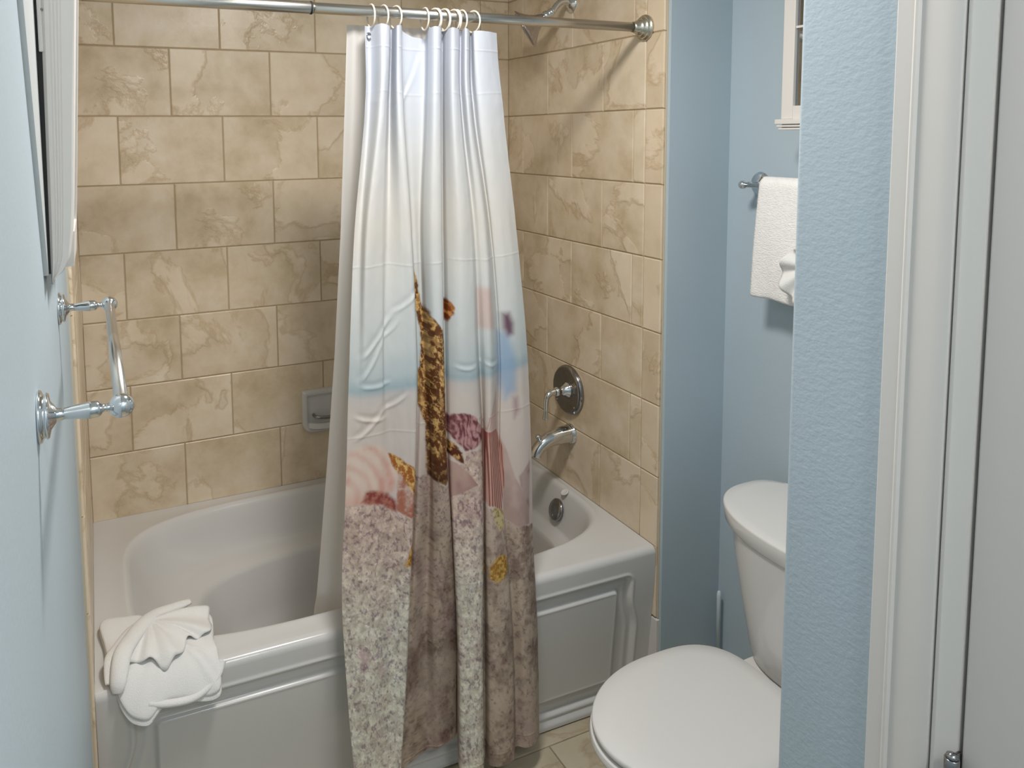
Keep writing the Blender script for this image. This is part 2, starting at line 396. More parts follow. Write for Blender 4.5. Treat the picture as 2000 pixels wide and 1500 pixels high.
# apron: rounded top edge, then a height field with the raised frame and the panel
NX = 420; xs = np.linspace(XL, XR, NX)
zt = np.concatenate([np.array([ZR]), ]); rows_ = []
for a in range(0, 9):
    t = a/8*PI/2; rows_.append((ZR-0.020*(1-math.cos(t)), 0.020*math.sin(t)))
zz = np.linspace(ZR-0.0215, 0.004, 170)
def smooth(e0, e1, x): t = np.clip((x-e0)/(e1-e0), 0, 1); return t*t*(3-2*t)
def rr_sd(x, z, x0, x1, z0, z1, r):
    qx = np.maximum(np.abs(x-(x0+x1)/2)-(x1-x0)/2+r, 0); qz = np.maximum(np.abs(z-(z0+z1)/2)-(z1-z0)/2+r, 0)
    ins = np.minimum(np.maximum(np.abs(x-(x0+x1)/2)-(x1-x0)/2, np.abs(z-(z0+z1)/2)-(z1-z0)/2), 0)
    return np.where((qx > 0) | (qz > 0), np.hypot(qx, qz)-r, np.maximum(np.abs(x-(x0+x1)/2)-(x1-x0)/2, np.abs(z-(z0+z1)/2)-(z1-z0)/2))
Xg, Zg = np.meshgrid(xs, zz)
belly = 0.022*smooth(0.345, 0.24, Zg)*smooth(0.02, 0.10, Zg)
xsh = np.where(Xg > 0.75, Xg-belly, Xg+belly)
d1 = -rr_sd(xsh, Zg, 0.076, 1.404, 0.040, 0.412, 0.022)      # inside the outer frame line > 0
d2 = rr_sd(Xg, Zg, 0.128, 1.352, 0.088, 0.366, 0.006)        # outside the inner panel > 0
off = np.zeros_like(Xg)
off -= 0.0035*np.exp(-((d1+0.004)/0.0045)**2)                 # bead along the frame
groove = smooth(0.0, 0.008, d1)*smooth(0.0, 0.012, d2)
off += 0.011*groove
off -= 0.0025*np.exp(-((d1-0.026)/0.007)**2)*groove
off -= 0.0015*np.exp(-((d2-0.002)/0.004)**2)
off -= 0.010*smooth(0.030, 0.012, Zg)                         # foot band
taper = 0.034*smooth(0.46, 0.0, Zg)
vs = []
for z_, f_ in rows_: vs += [(x, yfront(x)+0.0-f_+0.0, z_) for x in xs]
YF = np.array([yfront(x) for x in xs])-0.020
for r in range(len(zz)): vs += list(zip(xs, YF+off[r]+taper[r], np.full(NX, zz[r])))
# keep the deck edge continuous
nr = len(rows_)+len(zz)
fs = [(r*NX+i, (r+1)*NX+i, (r+1)*NX+i+1, r*NX+i+1) for r in range(nr-1) for i in range(NX-1)]
ap = mesh_obj('apron', vs, fs, M_TUB, tub, True); rel(ap)
# overflow plate and air button at the drain end
ov = lathe('overflow_plate', [(0, .0), (0, .037), (.006, .037), (.010, .033), (.0115, .010), (.0095, .006), (.0095, 0)], (1.428, -0.425, 0.405), (-1, 0.05, 0.35), M_CHROME_D, tub); rel(ov)
bt = lathe('screw', [(0, .004), (.001, .004), (.0015, 0)], (1.4125, -0.424, 0.3905), (-1, 0.05, 0.35), M_CHROME, tub, 12); rel(bt)
ab = lathe('overflow_button', [(0, 0), (0, .014), (.003, .014), (.004, .011), (.0025, .009), (.003, .0)], (1.4435, -0.449, 0.4735), (-0.55, 0, 1), M_PORC, tub); rel(ab)

# ------------------------------------------------------------------ shower rod, curtain, liner, rings
YR, ZROD, RR_ = -0.776, 1.962, 0.0130
rod = empty('curtain_rod', (0.0, YR, ZROD), 'brushed metal tension rod across the top of the tub alcove', 'curtain rod')
def rod_part(o): o.location = Vector(o.location)-Vector(rod.location); return o
rod_part(lathe('thick_tube', [(0, 0), (0, .0142), (.517, .0142), (.5185, .0135), (.5185, 0)], (0.010, YR, ZROD), (1, 0, 0), M_BRUSH, rod))
rod_part(lathe('collar', [(0, 0), (0, .0150), (.004, .0150), (.004, 0)], (0.5225, YR, ZROD), (1, 0, 0), M_DARK, rod))
rod_part(lathe('thin_tube', [(0, 0), (0, .0128), (.93, .0128), (.93, 0)], (0.525, YR, ZROD), (1, 0, 0), M_BRUSH, rod))
fl = [(0, 0), (0, .0355), (.004, .0365), (.007, .0350), (.009, .0300), (.013, .0300), (.016, .0285), (.018, .0240), (.023, .0235), (.027, .0205), (.029, .0170), (.037, .0165), (.039, .0145), (.045, .0145), (.045, 0)]
rod_part(lathe('flange', fl, (L-0.002, YR, ZROD), (-1, 0, 0), M_BRUSHW, rod))
rod_part(lathe('flange', fl, (0.001, YR, ZROD), (1, 0, 0), M_BRUSHW, rod))

CZ=[1.93, 1.748, 1.435, 1.122, 0.872, 0.624, 0.377, 0.08]
CX=[[0.6508, 0.6683, 0.6832, 0.7065, 0.7281, 0.7217, 0.7377, 0.7533, 0.7844, 0.8191, 0.8141, 0.8198, 0.8411, 0.8661, 0.8636, 0.8677, 0.8909, 0.907, 0.9025, 0.9178, 0.9425, 0.9334, 0.9478, 0.9782, 1.0076], [0.6435, 0.6608, 0.6704, 0.6912, 0.7149, 0.7138, 0.7311, 0.7489, 0.7724, 0.8083, 0.8041, 0.8094, 0.8322, 0.8593, 0.8563, 0.8599, 0.8834, 0.9001, 0.899, 0.9131, 0.9374, 0.9389, 0.9591, 0.9899, 1.0169], [0.6022, 0.6185, 0.6253, 0.6646, 0.6887, 0.7137, 0.7357, 0.756, 0.7687, 0.7822, 0.7797, 0.7917, 0.8181, 0.8446, 0.847, 0.8666, 0.8983, 0.9168, 0.9255, 0.9413, 0.9664, 0.9692, 0.9898, 1.0167, 1.0428], [0.5749, 0.594, 0.6097, 0.6492, 0.6647, 0.7061, 0.7351, 0.7569, 0.7679, 0.7764, 0.7785, 0.7872, 0.8077, 0.8331, 0.8363, 0.86, 0.8982, 0.9218, 0.9283, 0.943, 0.9778, 0.9817, 1.0035, 1.0337, 1.0613], [0.5539, 0.5757, 0.5963, 0.6344, 0.6687, 0.6981, 0.7209, 0.7439, 0.7516, 0.7764, 0.7753, 0.7862, 0.8044, 0.8253, 0.8262, 0.8606, 0.9005, 0.9277, 0.9211, 0.9324, 0.9675, 0.9701, 1.0002, 1.0305, 1.0608], [0.5309, 0.5565, 0.584, 0.6131, 0.6504, 0.6777, 0.6981, 0.7228, 0.7344, 0.7735, 0.7821, 0.8013, 0.8291, 0.8367, 0.8256, 0.8535, 0.8906, 0.919, 0.9119, 0.9313, 0.9681, 0.9822, 1.0054, 1.0347, 1.062], [0.5312, 0.5556, 0.5807, 0.6042, 0.6321, 0.6595, 0.6767, 0.7002, 0.7234, 0.7627, 0.7793, 0.804, 0.8394, 0.8447, 0.8228, 0.8478, 0.8788, 0.9099, 0.906, 0.9343, 0.9698, 0.9916, 1.0107, 1.0411, 1.0675], [0.5416, 0.5586, 0.5793, 0.5983, 0.6183, 0.6344, 0.6468, 0.6724, 0.7157, 0.7622, 0.7865, 0.811, 0.8397, 0.8466, 0.8125, 0.8337, 0.8676, 0.8972, 0.8975, 0.9231, 0.9601, 0.9864, 1.0099, 1.0375, 1.0611]]
CY=[[-0.785, -0.7715, -0.812, -0.8012, -0.758, -0.812, -0.8012, -0.7688, -0.7553, -0.7512, -0.785, -0.812, -0.8012, -0.7526, -0.7823, -0.812, -0.7985, -0.7742, -0.8093, -0.8012, -0.7607, -0.7958, -0.8012, -0.7931, -0.7796], [-0.7998, -0.783, -0.8278, -0.8166, -0.7746, -0.825, -0.8208, -0.783, -0.7718, -0.7648, -0.7998, -0.8278, -0.8166, -0.7634, -0.7914, -0.825, -0.8138, -0.7914, -0.8222, -0.8166, -0.783, -0.8082, -0.8138, -0.8054, -0.7942], [-0.8251, -0.8251, -0.8531, -0.8391, -0.8195, -0.8461, -0.8503, -0.8041, -0.7999, -0.7971, -0.8251, -0.8503, -0.8461, -0.7915, -0.8167, -0.8461, -0.8391, -0.8251, -0.8363, -0.8391, -0.8139, -0.8251, -0.8307, -0.8279, -0.8167], [-0.8505, -0.8609, -0.87, -0.8661, -0.8557, -0.87, -0.8765, -0.8245, -0.8245, -0.8271, -0.8505, -0.8739, -0.8739, -0.8219, -0.8453, -0.8661, -0.8635, -0.8401, -0.8609, -0.8661, -0.8375, -0.8466, -0.8557, -0.8531, -0.8401], [-0.8763, -0.8818, -0.884, -0.884, -0.8752, -0.8873, -0.8928, -0.8378, -0.8488, -0.8488, -0.873, -0.8884, -0.8906, -0.8488, -0.8708, -0.884, -0.884, -0.8488, -0.8752, -0.884, -0.8576, -0.8664, -0.8741, -0.8741, -0.862], [-0.9009, -0.9059, -0.9059, -0.9059, -0.8989, -0.9059, -0.9109, -0.8509, -0.8559, -0.8359, -0.8609, -0.8709, -0.8659, -0.8559, -0.8909, -0.9089, -0.9089, -0.8659, -0.8959, -0.9059, -0.8929, -0.8759, -0.8909, -0.8879, -0.8709], [-0.9259, -0.9309, -0.9309, -0.9289, -0.9229, -0.9259, -0.9289, -0.8709, -0.8609, -0.8409, -0.8609, -0.8659, -0.8609, -0.8559, -0.9159, -0.9309, -0.9289, -0.8809, -0.9159, -0.9259, -0.9209, -0.8909, -0.9079, -0.9059, -0.8859], [-0.955, -0.96, -0.955, -0.955, -0.953, -0.955, -0.95, -0.885, -0.863, -0.85, -0.86, -0.86, -0.855, -0.85, -0.935, -0.955, -0.953, -0.905, -0.935, -0.95, -0.945, -0.91, -0.925, -0.923, -0.905]]
PRINT={"star":[[0.7503,1.3548],[0.7603,1.3392],[0.768,1.3012],[0.7729,1.2609],[0.7837,1.231],[0.8068,1.1972],[0.8182,1.1455],[0.819,1.0443],[0.815,0.931],[0.8188,0.8352],[0.8026,0.8167],[0.7702,0.8306],[0.7687,0.9137],[0.7683,0.9639],[0.7566,1.0033],[0.7463,1.0423],[0.7483,1.0856],[0.7652,1.0995],[0.7702,1.1763],[0.7618,1.2271],[0.7555,1.265],[0.7478,1.303]],"star2":[[0.8271,1.2732],[0.8377,1.2634],[0.8508,1.2431],[0.8471,1.2244],[0.8351,1.2067],[0.8236,1.2004]],"leg":[[0.6607,0.9153],[0.6774,0.9087],[0.7157,0.8795],[0.7318,0.8516],[0.7295,0.8022],[0.7128,0.818],[0.6817,0.8611],[0.6699,0.8879]],"redblock":[[0.6836,0.8731],[0.7065,0.8254],[0.7255,0.803],[0.7208,0.7604],[0.7034,0.7591],[0.6738,0.7764],[0.6777,0.8311]],"shell":[[0.5478,0.9163],[0.5765,0.9447],[0.6082,0.9476],[0.6461,0.935],[0.6743,0.8994],[0.6814,0.855],[0.667,0.827],[0.6341,0.8177],[0.6014,0.8036],[0.5702,0.81],[0.5428,0.8097]],"mouth":[[0.5855,0.8153],[0.5993,0.8404],[0.6285,0.8346],[0.6537,0.8211],[0.6723,0.8014],[0.6749,0.7725],[0.6395,0.7958],[0.6017,0.8096]],"pshell":[[0.8185,0.9747],[0.8371,0.9832],[0.8653,0.9826],[0.8931,0.9667],[0.9133,0.9338],[0.9269,0.9147],[0.9044,0.9004],[0.8824,0.8914],[0.8608,0.8887],[0.8407,0.9114],[0.8222,0.9361]],"leg2":[[0.8173,0.9205],[0.8335,0.9088],[0.8508,0.8866],[0.8591,0.8532],[0.8426,0.8626],[0.8251,0.8785],[0.8174,0.8926]],"tri":[[0.8163,0.8699],[0.8383,0.8608],[0.8721,0.8251],[0.8895,0.7999],[0.8561,0.7897],[0.816,0.776]],"stripelo":[[0.9157,0.9244],[0.9596,0.9223],[0.9762,0.8645],[0.9763,0.7726],[0.9614,0.71],[0.936,0.7349],[0.9185,0.7385],[0.9114,0.7723]],"stripeup":[[0.9415,0.9747],[0.9603,1.0305],[0.9626,0.9218],[0.9217,0.9285],[0.9289,0.9572]],"yel1":[[0.9258,0.737],[0.94,0.7275],[0.9689,0.711],[0.9653,0.6672],[0.9476,0.6684],[0.9344,0.7026]],"gold1":[[0.9389,0.6102],[0.9682,0.6008],[0.9694,0.5637],[0.9566,0.547],[0.9356,0.5417],[0.9129,0.5577],[0.9141,0.5834]],"gold2":[[0.7117,0.7101],[0.7116,0.6504],[0.698,0.6461],[0.6835,0.6471],[0.6969,0.6787]],"bigshell":[[0.9623,0.9166],[0.9836,0.8632],[1.0029,0.7938],[1.0475,0.7053],[1.0453,0.659],[1.0073,0.6633],[0.9751,0.6835],[0.9713,0.7605],[0.9718,0.8653]],"bigshell2":[[1.0532,0.8242],[1.0474,0.7026],[1.0233,0.7435],[1.0134,0.7918]],"pinkpatch":[[0.9156,1.288],[0.9547,1.2845],[0.9615,1.18],[0.9179,1.1849]],"blue":[[0.9758,1.168],[0.9979,1.1629],[1.0172,1.0949],[1.0135,1.0163],[0.9824,0.9946],[0.9701,1.0487]],"blob":[[0.9854,1.2139],[1.0034,1.2147],[1.0141,1.1873],[1.0128,1.1612],[0.9976,1.1564],[0.9866,1.1772]],"blob2":[[1.0051,0.9978],[1.0171,0.996],[1.0215,0.9623],[1.0071,0.9448]]}
SANDB=[[0.5104, 0.852], [0.543, 0.8156], [0.5827, 0.8099], [0.6395, 0.7958], [0.6709, 0.7709], [0.7205, 0.753], [0.7293, 0.8272], [0.7648, 0.8328], [0.8107, 0.8114], [0.8159, 0.8611], [0.8593, 0.8557], [0.8607, 0.8849], [0.917, 0.8905], [0.9113, 0.7399], [0.9394, 0.7146], [0.9685, 0.7019], [0.975, 0.6808], [1.045, 0.6524], [1.0804, 0.6447]]
CREASE=[[[0.6025, 1.1477], [0.6869, 1.2472]], [[0.6869, 1.2472], [0.7519, 1.3026]], [[0.5962, 1.0944], [0.6581, 1.1893]], [[0.6581, 1.1893], [0.6994, 1.2337]], [[0.5772, 0.959], [0.6501, 1.0198]], [[0.6501, 1.0198], [0.7107, 1.0537]], [[0.5797, 1.0126], [0.6557, 1.0006]], [[0.5956, 1.0824], [0.6726, 1.0837]], [[0.8425, 1.0981], [0.899, 1.0906]], [[0.9141, 1.1041], [0.9645, 1.0859]], [[0.7435, 1.7473], [0.81, 1.8724]]]
WBASE=[[0.0175, -0.5858, 0.497], [0.0924, -0.5966, 0.497], [0.136, -0.6148, 0.497], [0.2576, -0.6604, 0.497], [0.2583, -0.7672, 0.497], [0.2636, -0.8246, 0.497], [0.257, -0.8535, 0.497], [0.2257, -0.8539, 0.49], [0.151, -0.8442, 0.49], [0.1027, -0.8597, 0.49], [0.0654, -0.8458, 0.49], [0.0429, -0.8149, 0.49], [0.031, -0.747, 0.49], [0.0229, -0.6775, 0.497]]
WBAND=[[0.0456, -0.8281, 0.49], [0.0508, -0.8145, 0.505], [0.0608, -0.7758, 0.512], [0.0824, -0.7285, 0.518], [0.1097, -0.6773, 0.52], [0.1412, -0.6381, 0.52], [0.1841, -0.6209, 0.518], [0.2237, -0.6118, 0.51]]
WFANO=[0.1242, -0.6662, 0.522]
WFAN=[[0.2561, -0.6472, 0.507], [0.2624, -0.6905, 0.507], [0.2488, -0.7543, 0.507], [0.2217, -0.758, 0.507], [0.1998, -0.7598, 0.507], [0.1772, -0.8036, 0.507], [0.1417, -0.8113, 0.507], [0.113, -0.7924, 0.507], [0.0833, -0.7896, 0.507], [0.0632, -0.7912, 0.507]]

# --- cloth surface from control columns (x, y at eight heights)
def catmull(P, t):
    """P (n, k) arrays, t in [0, n-1]"""
    n = len(P); i = np.clip(np.floor(t).astype(int), 0, n-2); f = (t-i)[:, None]
    p0 = P[np.maximum(i-1, 0)]; p1 = P[i]; p2 = P[i+1]; p3 = P[np.minimum(i+2, n-1)]
    return 0.5*(2*p1+(p2-p0)*f+(2*p0-5*p1+4*p2-p3)*f**2+(3*p1-p0-3*p2+p3)*f**3)
CX = np.array(CX); CY = np.array(CY); CZ = np.array(CZ)
NZ, NS = 1080, 520
def vert_interp(A, zq):
    out = np.zeros((len(zq), A.shape[1])); zz_ = CZ[::-1]; B = A[::-1]
    t = np.interp(zq, zz_, np.arange(len(zz_)))
    # monotone-ish cubic: catmull on index space
    return catmull(B, t)
zq = np.linspace(CZ[0], CZ[-1], NZ)
KX = vert_interp(CX, zq); KY = vert_interp(CY, zq)
ncol = KX.shape[1]
# sample positions along the cloth: equal arc length at mid height
P = np.stack([CX[3], CY[3]], 1); tt = np.linspace(0, ncol-1, 4000); Q = catmull(P, tt)
arc = np.concatenate([[0], np.cumsum(np.hypot(*np.diff(Q, axis=0).T))]); ts = np.interp(np.linspace(0, arc[-1], NS), arc, tt)
GX = catmull(KX.T.copy(), ts).T; GY = catmull(KY.T.copy(), ts).T
GZ = np.repeat(zq[:, None], NS, 1)
# the top hem sags between rings, the bottom hem lifts where it is pushed back
sag = np.interp(ts, [0, 2, 4.2, 6, 6.8, 8, 9, 10, 11, 14, 15, 17, 18, 20, 22, 24], [.004, 0, .006, 0, .006, .020, .024, .003, 0, .003, 0, .004, 0, .006, .003, .004])
GZ -= sag[None]*smooth(1.74, 1.93, GZ)
lift = np.interp(ts, [0, 6, 7, 8, 10.5, 12.5, 13.6, 15, 24], [0, 0, .018, .020, .030, .040, .02, 0, 0])
GZ += lift[None]*smooth(0.45, 0.08, GZ)
lattice = {}
def vnoise(x, y, seed):
    r = np.random.RandomState(seed).rand(257, 257); xi = np.floor(x).astype(int); yi = np.floor(y).astype(int)
    fx_ = x-xi; fy_ = y-yi; fx_ = fx_*fx_*(3-2*fx_); fy_ = fy_*fy_*(3-2*fy_); a = xi % 256; b = yi % 256
    return (r[b, a]*(1-fx_)+r[b, a+1]*fx_)*(1-fy_)+(r[b+1, a]*(1-fx_)+r[b+1, a+1]*fx_)*fy_
def fbm(x, y, seed, octv=4, gain=0.55):
    s = 0; a = 1; t = 0
    for o_ in range(octv): s = s+a*vnoise(x*2**o_+17*o_, y*2**o_+5*o_, seed+o_); t += a; a *= gain
    return s/t
SS = np.repeat((np.interp(ts, tt, arc))[None], NZ, 0)      # arc length on the cloth
# creases and soft waves
for (a, b) in CREASE:
    ax, az = a; bx, bz = b; dx, dz = bx-ax, bz-az; ln = math.hypot(dx, dz)
    u = ((GX-ax)*dx+(GZ-az)*dz)/ln; v = ((GX-ax)*(-dz)+(GZ-az)*dx)/ln+0.005*np.sin(np.clip(u/ln, 0, 1)*PI)
    GY -= 0.0016*np.exp(-(v/0.0045)**2)*smooth(-0.01, 0.02, u)*smooth(ln+0.01, ln-0.02, u)
    GY += 0.0012*np.exp(-((v-0.010)/0.007)**2)*smooth(-0.01, 0.02, u)*smooth(ln+0.01, ln-0.02, u)
GY += 0.0045*(fbm(SS*16, GZ*2.6, 3, 3)-0.5)+0.0022*(fbm(SS*30+9, GZ*14, 8, 3)-0.5)
for zc in (1.77, 1.36, 0.965, 0.56): GY -= 0.0005*np.exp(-((GZ-zc-0.004*np.sin(SS*20))/0.0022)**2)
GY -= 0.0010*np.exp(-((GZ-1.878)/0.0015)**2)+0.0010*np.exp(-((GZ-0.112)/0.0018)**2)

# --- the print, painted by where it lies on the cloth
def srgb(r, g, b): return np.array([((c/255+0.055)/1.055)**2.4 if c > 10 else c/255/12.92 for c in (r, g, b)])
C = np.zeros((NZ, NS, 3))
zs_ = [0.0, 0.78, 1.02, 1.058, 1.075, 1.10, 1.17, 1.28, 1.45, 1.62, 1.80, 1.95]
cs_ = [srgb(226, 212, 202), srgb(228, 212, 205), srgb(228, 218, 210), srgb(220, 214, 210), srgb(180, 200, 208), srgb(206, 218, 222), srgb(224, 230, 230), srgb(228, 231, 230), srgb(233, 230, 224), srgb(229, 230, 230), srgb(222, 228, 238), srgb(222, 228, 241)]
wob = GZ+0.012*(fbm(GX*6, GZ*3, 21, 2)-0.5)+0.006*np.sin(GX*22)
for c in range(3): C[..., c] = np.interp(wob, zs_, [k[c] for k in cs_])
C *= (1-0.05*smooth(0.45, 0.75, fbm(GX*9, GZ*1.3, 33, 2))[..., None]*np.array([1.0, .6, .2]))
def sdpoly(pts, X, Z):
    d = np.full(X.shape, 1e9); ins = np.zeros(X.shape, bool); n = len(pts)
    for i in range(n):
        ax, az = pts[i]; bx, bz = pts[(i+1) % n]; ex, ez = bx-ax, bz-az
        t = np.clip(((X-ax)*ex+(Z-az)*ez)/(ex*ex+ez*ez+1e-12), 0, 1)
        d = np.minimum(d, (X-ax-ex*t)**2+(Z-az-ez*t)**2)
        if abs(ez) > 1e-9:
            ins ^= ((az > Z) != (bz > Z)) & (X < ex*(Z-az)/ez+ax)
    d = np.sqrt(d); return np.where(ins, -d, d)
def put(name, soft, warp=0.0, wf=90):
    pts = PRINT[name]; px_ = [p[0] for p in pts]; pz_ = [p[1] for p in pts]; pad = 0.05
    M = (GX > min(px_)-pad) & (GX < max(px_)+pad) & (GZ > min(pz_)-pad) & (GZ < max(pz_)+pad)
    s_ = sdpoly(pts, GX[M], GZ[M])
    if warp: s_ = s_+warp*(fbm(GX[M]*wf, GZ[M]*wf, 51, 3)-0.5)*2
    A = np.zeros(GX.shape); A[M] = smooth(soft, -soft, s_); return A
def over(A, col): 
    global C
    C = C*(1-A[..., None])+(col if getattr(col, 'ndim', 1) == 3 else np.asarray(col)[None, None])*A[..., None]
n1 = fbm(GX*70, GZ*70, 61, 4, .6); n2 = fbm(GX*170, GZ*120, 71, 3, .7); n3 = fbm(GX*14, GZ*9, 81, 4, .6); n4 = fbm(GX*300, GZ*260, 91, 2, .7)
n5 = fbm(GX*26+4, GZ*16, 95, 4, .6)
def lerp(a, b, t): return a[None, None]*(1-t[..., None])+b[None, None]*t[..., None]
# blurred figure by the water
over(put('pinkpatch', .012)*.75, srgb(226, 198, 190)); over(put('blue', .016)*.75, srgb(146, 178, 214))
over(put('blob', .012)*.95, srgb(108, 70, 92)); over(put('blob2', .012)*.7, srgb(176, 130, 144))
# conch shell on the left
A = put('shell', .010); sw = fbm(GX*20+GZ*14, GZ*11-GX*22, 101, 3); stripe = 0.5+0.5*np.sin((GX*1.0+GZ*0.35)*150+sw*5)
rad_ = np.hypot(GX-.545, (GZ-.835)*.9); stripe = 0.5+0.5*np.sin(rad_*210+sw*2.5); shell = lerp(srgb(240, 220, 206), srgb(226, 174, 160), smooth(.35, 1.2, stripe*.38+n3*.45+n5*.35)); shell = shell*(1-smooth(.55, .8, n5)[..., None]*np.array([.05, .25, .25]))
tone = smooth(0.80, 0.86, GZ)[..., None]; shell = shell*(tone+(1-tone)*np.array([.92, .72, .68])[None, None])
over(A, shell); over(put('mouth', .006, .004), lerp(srgb(150, 72, 66), srgb(196, 128, 112), smooth(.4, .7, n1)))
# sand with a broken upper edge
sx = np.array([p[0] for p in SANDB]); sz = np.array([p[1] for p in SANDB]); top = np.interp(GX, sx, sz)
A = smooth(-.003, .003, top+0.007*(n1-.5)*2-GZ)
light = lerp(srgb(208, 200, 190), srgb(234, 230, 220), smooth(.3, .7, n1))
clump = fbm(GX*120+GZ*30, GZ*95-GX*25, 171, 3, .65)
light = light*(1-0.48*smooth(.55, .70, n2)[..., None]*np.array([.85, 1.0, .8])); light = light*(1+0.16*smooth(.50, .70, n4)[..., None])
light = light*(1-0.17*smooth(.46, .36, clump)[..., None]*np.array([.9, 1.0, .85])+0.10*smooth(.55, .68, clump)[..., None])
pink = smooth(.50, .74, n5)*smooth(.35, .65, n3)
pink = pink*(.35+.65*smooth(.50, .62, fbm(GX*8+71, GZ*6+13, 191, 3))); light = light*(1-pink[..., None]*np.array([.16, .32, .20]))
blue_t = smooth(.5, .7, fbm(GX*12+40, GZ*9, 131, 3)); light = light*(1-blue_t[..., None]*np.array([.04, .01, -.01]))
xf_ = GX/1.0; base_s = lerp(srgb(216, 192, 182), srgb(232, 226, 214), smooth(.80, .45, GZ))
light = light*base_s*np.array([1.03, 1.0, .95])/ srgb(226, 216, 206)[None, None]
over(A, light)
# browner sand print, partly fold shade put into the colour, right-hand two thirds
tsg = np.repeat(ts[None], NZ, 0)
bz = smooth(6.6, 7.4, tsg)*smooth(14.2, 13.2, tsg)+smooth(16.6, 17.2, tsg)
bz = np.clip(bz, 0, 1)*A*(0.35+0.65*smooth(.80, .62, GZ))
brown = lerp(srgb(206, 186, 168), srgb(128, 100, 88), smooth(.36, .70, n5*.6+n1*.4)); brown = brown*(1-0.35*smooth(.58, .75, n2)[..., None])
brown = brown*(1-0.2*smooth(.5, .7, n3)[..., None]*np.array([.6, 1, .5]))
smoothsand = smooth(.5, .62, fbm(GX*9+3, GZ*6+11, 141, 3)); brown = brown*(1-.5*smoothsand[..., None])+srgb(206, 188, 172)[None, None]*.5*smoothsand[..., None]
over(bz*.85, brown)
# purple speckled shell, pink hill, big mauve shell
A = put('bigshell', .003); over(A, lerp(srgb(186, 158, 152), srgb(214, 190, 182), smooth(.3, .7, n3)))
A = put('bigshell2', .004); over(A*.9, lerp(srgb(196, 172, 168), srgb(150, 112, 112), smooth(.4, .7, n5)))
A = put('pshell', .003, .003); over(A, lerp(srgb(122, 66, 76), srgb(206, 158, 158), smooth(.35, .7, .62*n1+.20*n5+.22*(0.5+0.5*np.sin(GX*420+GZ*60+n5*22)))))
A = put('tri', .002); over(A, lerp(srgb(204, 172, 162), srgb(176, 140, 132), smooth(.35, .7, n3)))
# ribbed shell
rib = 0.5+0.5*np.sin((GX-0.93)*(1+0.9*(GZ-0.80))*860+n3*3)
A = put('stripeup', .004); over(A*.85, lerp(srgb(226, 206, 196), srgb(222, 190, 178), n3))
dg = 0.5+0.5*np.sin((GX*1.0-GZ*0.28)*900+n3*3); over(A*smooth(.80, .93, dg)*smooth(.92, 1.0, GZ)*.8, srgb(70, 50, 50)); over(A*smooth(.70, .93, dg)*.5, srgb(178, 128, 118))
A = put('stripelo', .002); over(A, lerp(srgb(216, 172, 158), srgb(150, 84, 78), smooth(.45, .85, rib)))
over(A*smooth(.93, .98, GZ)*0+A*smooth(.90, .925, GZ)*.5, srgb(190, 96, 90))
# starfish: dark hide under a web of gold
web = np.abs(fbm(GX*120, GZ*105, 151, 2, .5)-.5); web2 = np.abs(fbm(GX*150+7, GZ*120, 161, 2, .5)-.5)
patch = fbm(GX*135+GZ*20, GZ*70-GX*12, 201, 4, .62); wl = np.clip(.95*smooth(.47, .60, patch)*(.45+.55*smooth(.42, .55, n2))+.75*smooth(.035, .008, web)*smooth(.35, .55, n3), 0, 1)
gold = lerp(srgb(112, 66, 34), srgb(238, 194, 124), wl*.95); gold = gold*(1-.35*smooth(.5, .7, n1)[..., None])
gold2 = lerp(srgb(96, 48, 26), srgb(236, 190, 122), wl)
for nm, g_ in (('leg', lerp(srgb(176, 104, 48), srgb(240, 204, 130), wl)), ('leg2', gold2), ('star2', lerp(srgb(140, 74, 38), srgb(226, 160, 92), wl)), ('star', gold)):
    over(put(nm, .0025, .003), g_)
A = put('star', .0025, .003); seam = np.exp(-((GX-(0.745+0.02*np.sin(GZ*14)))/.006)**2); over(A*seam*smooth(.95, 1.1, GZ)*.6, srgb(206, 168, 110))
over(A*smooth(.885, .855, GZ)*.6, srgb(84, 48, 34))
over(put('redblock', .003, .002), lerp(srgb(186, 120, 98), srgb(222, 196, 184), smooth(.42, .66, n1*.5+n3*.5)))
over(put('yel1', .003, .003), lerp(srgb(226, 210, 160), srgb(176, 150, 96), smooth(.5, .75, n2)))
over(put('gold1', .003, .003), lerp(srgb(170, 122, 50), srgb(228, 190, 110), smooth(.35, .7, n2)))
over(put('gold2', .003, .003), lerp(srgb(170, 116, 44), srgb(230, 184, 96), smooth(.35, .7, n2)))
C = np.clip(C*0.79, 0, 1)

def grid_obj(name, X, Y, Z, matl, parent, cols=None):
    nz, ns = X.shape; me = bpy.data.meshes.new(name)
    co = np.stack([X, Y, Z], -1).reshape(-1, 3).astype(np.float32)
    idx = np.arange(nz*ns).reshape(nz, ns); q = np.stack([idx[:-1, :-1], idx[1:, :-1], idx[1:, 1:], idx[:-1, 1:]], -1).reshape(-1, 4)
    me.vertices.add(len(co)); me.vertices.foreach_set('co', co.ravel())
    me.loops.add(q.size); me.loops.foreach_set('vertex_index', q.ravel().astype(np.int32))
    me.polygons.add(len(q)); me.polygons.foreach_set('loop_start', np.arange(0, q.size, 4, dtype=np.int32)); me.polygons.foreach_set('loop_total', np.full(len(q), 4, np.int32))
    me.polygons.foreach_set('use_smooth', np.ones(len(q), bool)); me.update(calc_edges=True); me.validate()
    if cols is not None:
        ca = me.color_attributes.new('print', 'FLOAT_COLOR', 'POINT')
        ca.data.foreach_set('color', np.concatenate([cols.reshape(-1, 3), np.ones((nz*ns, 1))], 1).astype(np.float32).ravel())
    me.materials.append(matl); o = bpy.data.objects.new(name, me); return link(o, parent)
M_CURT = mat('printed_polyester', (.8, .8, .8), 0.50, spec=0.35); nt = M_CURT.node_tree
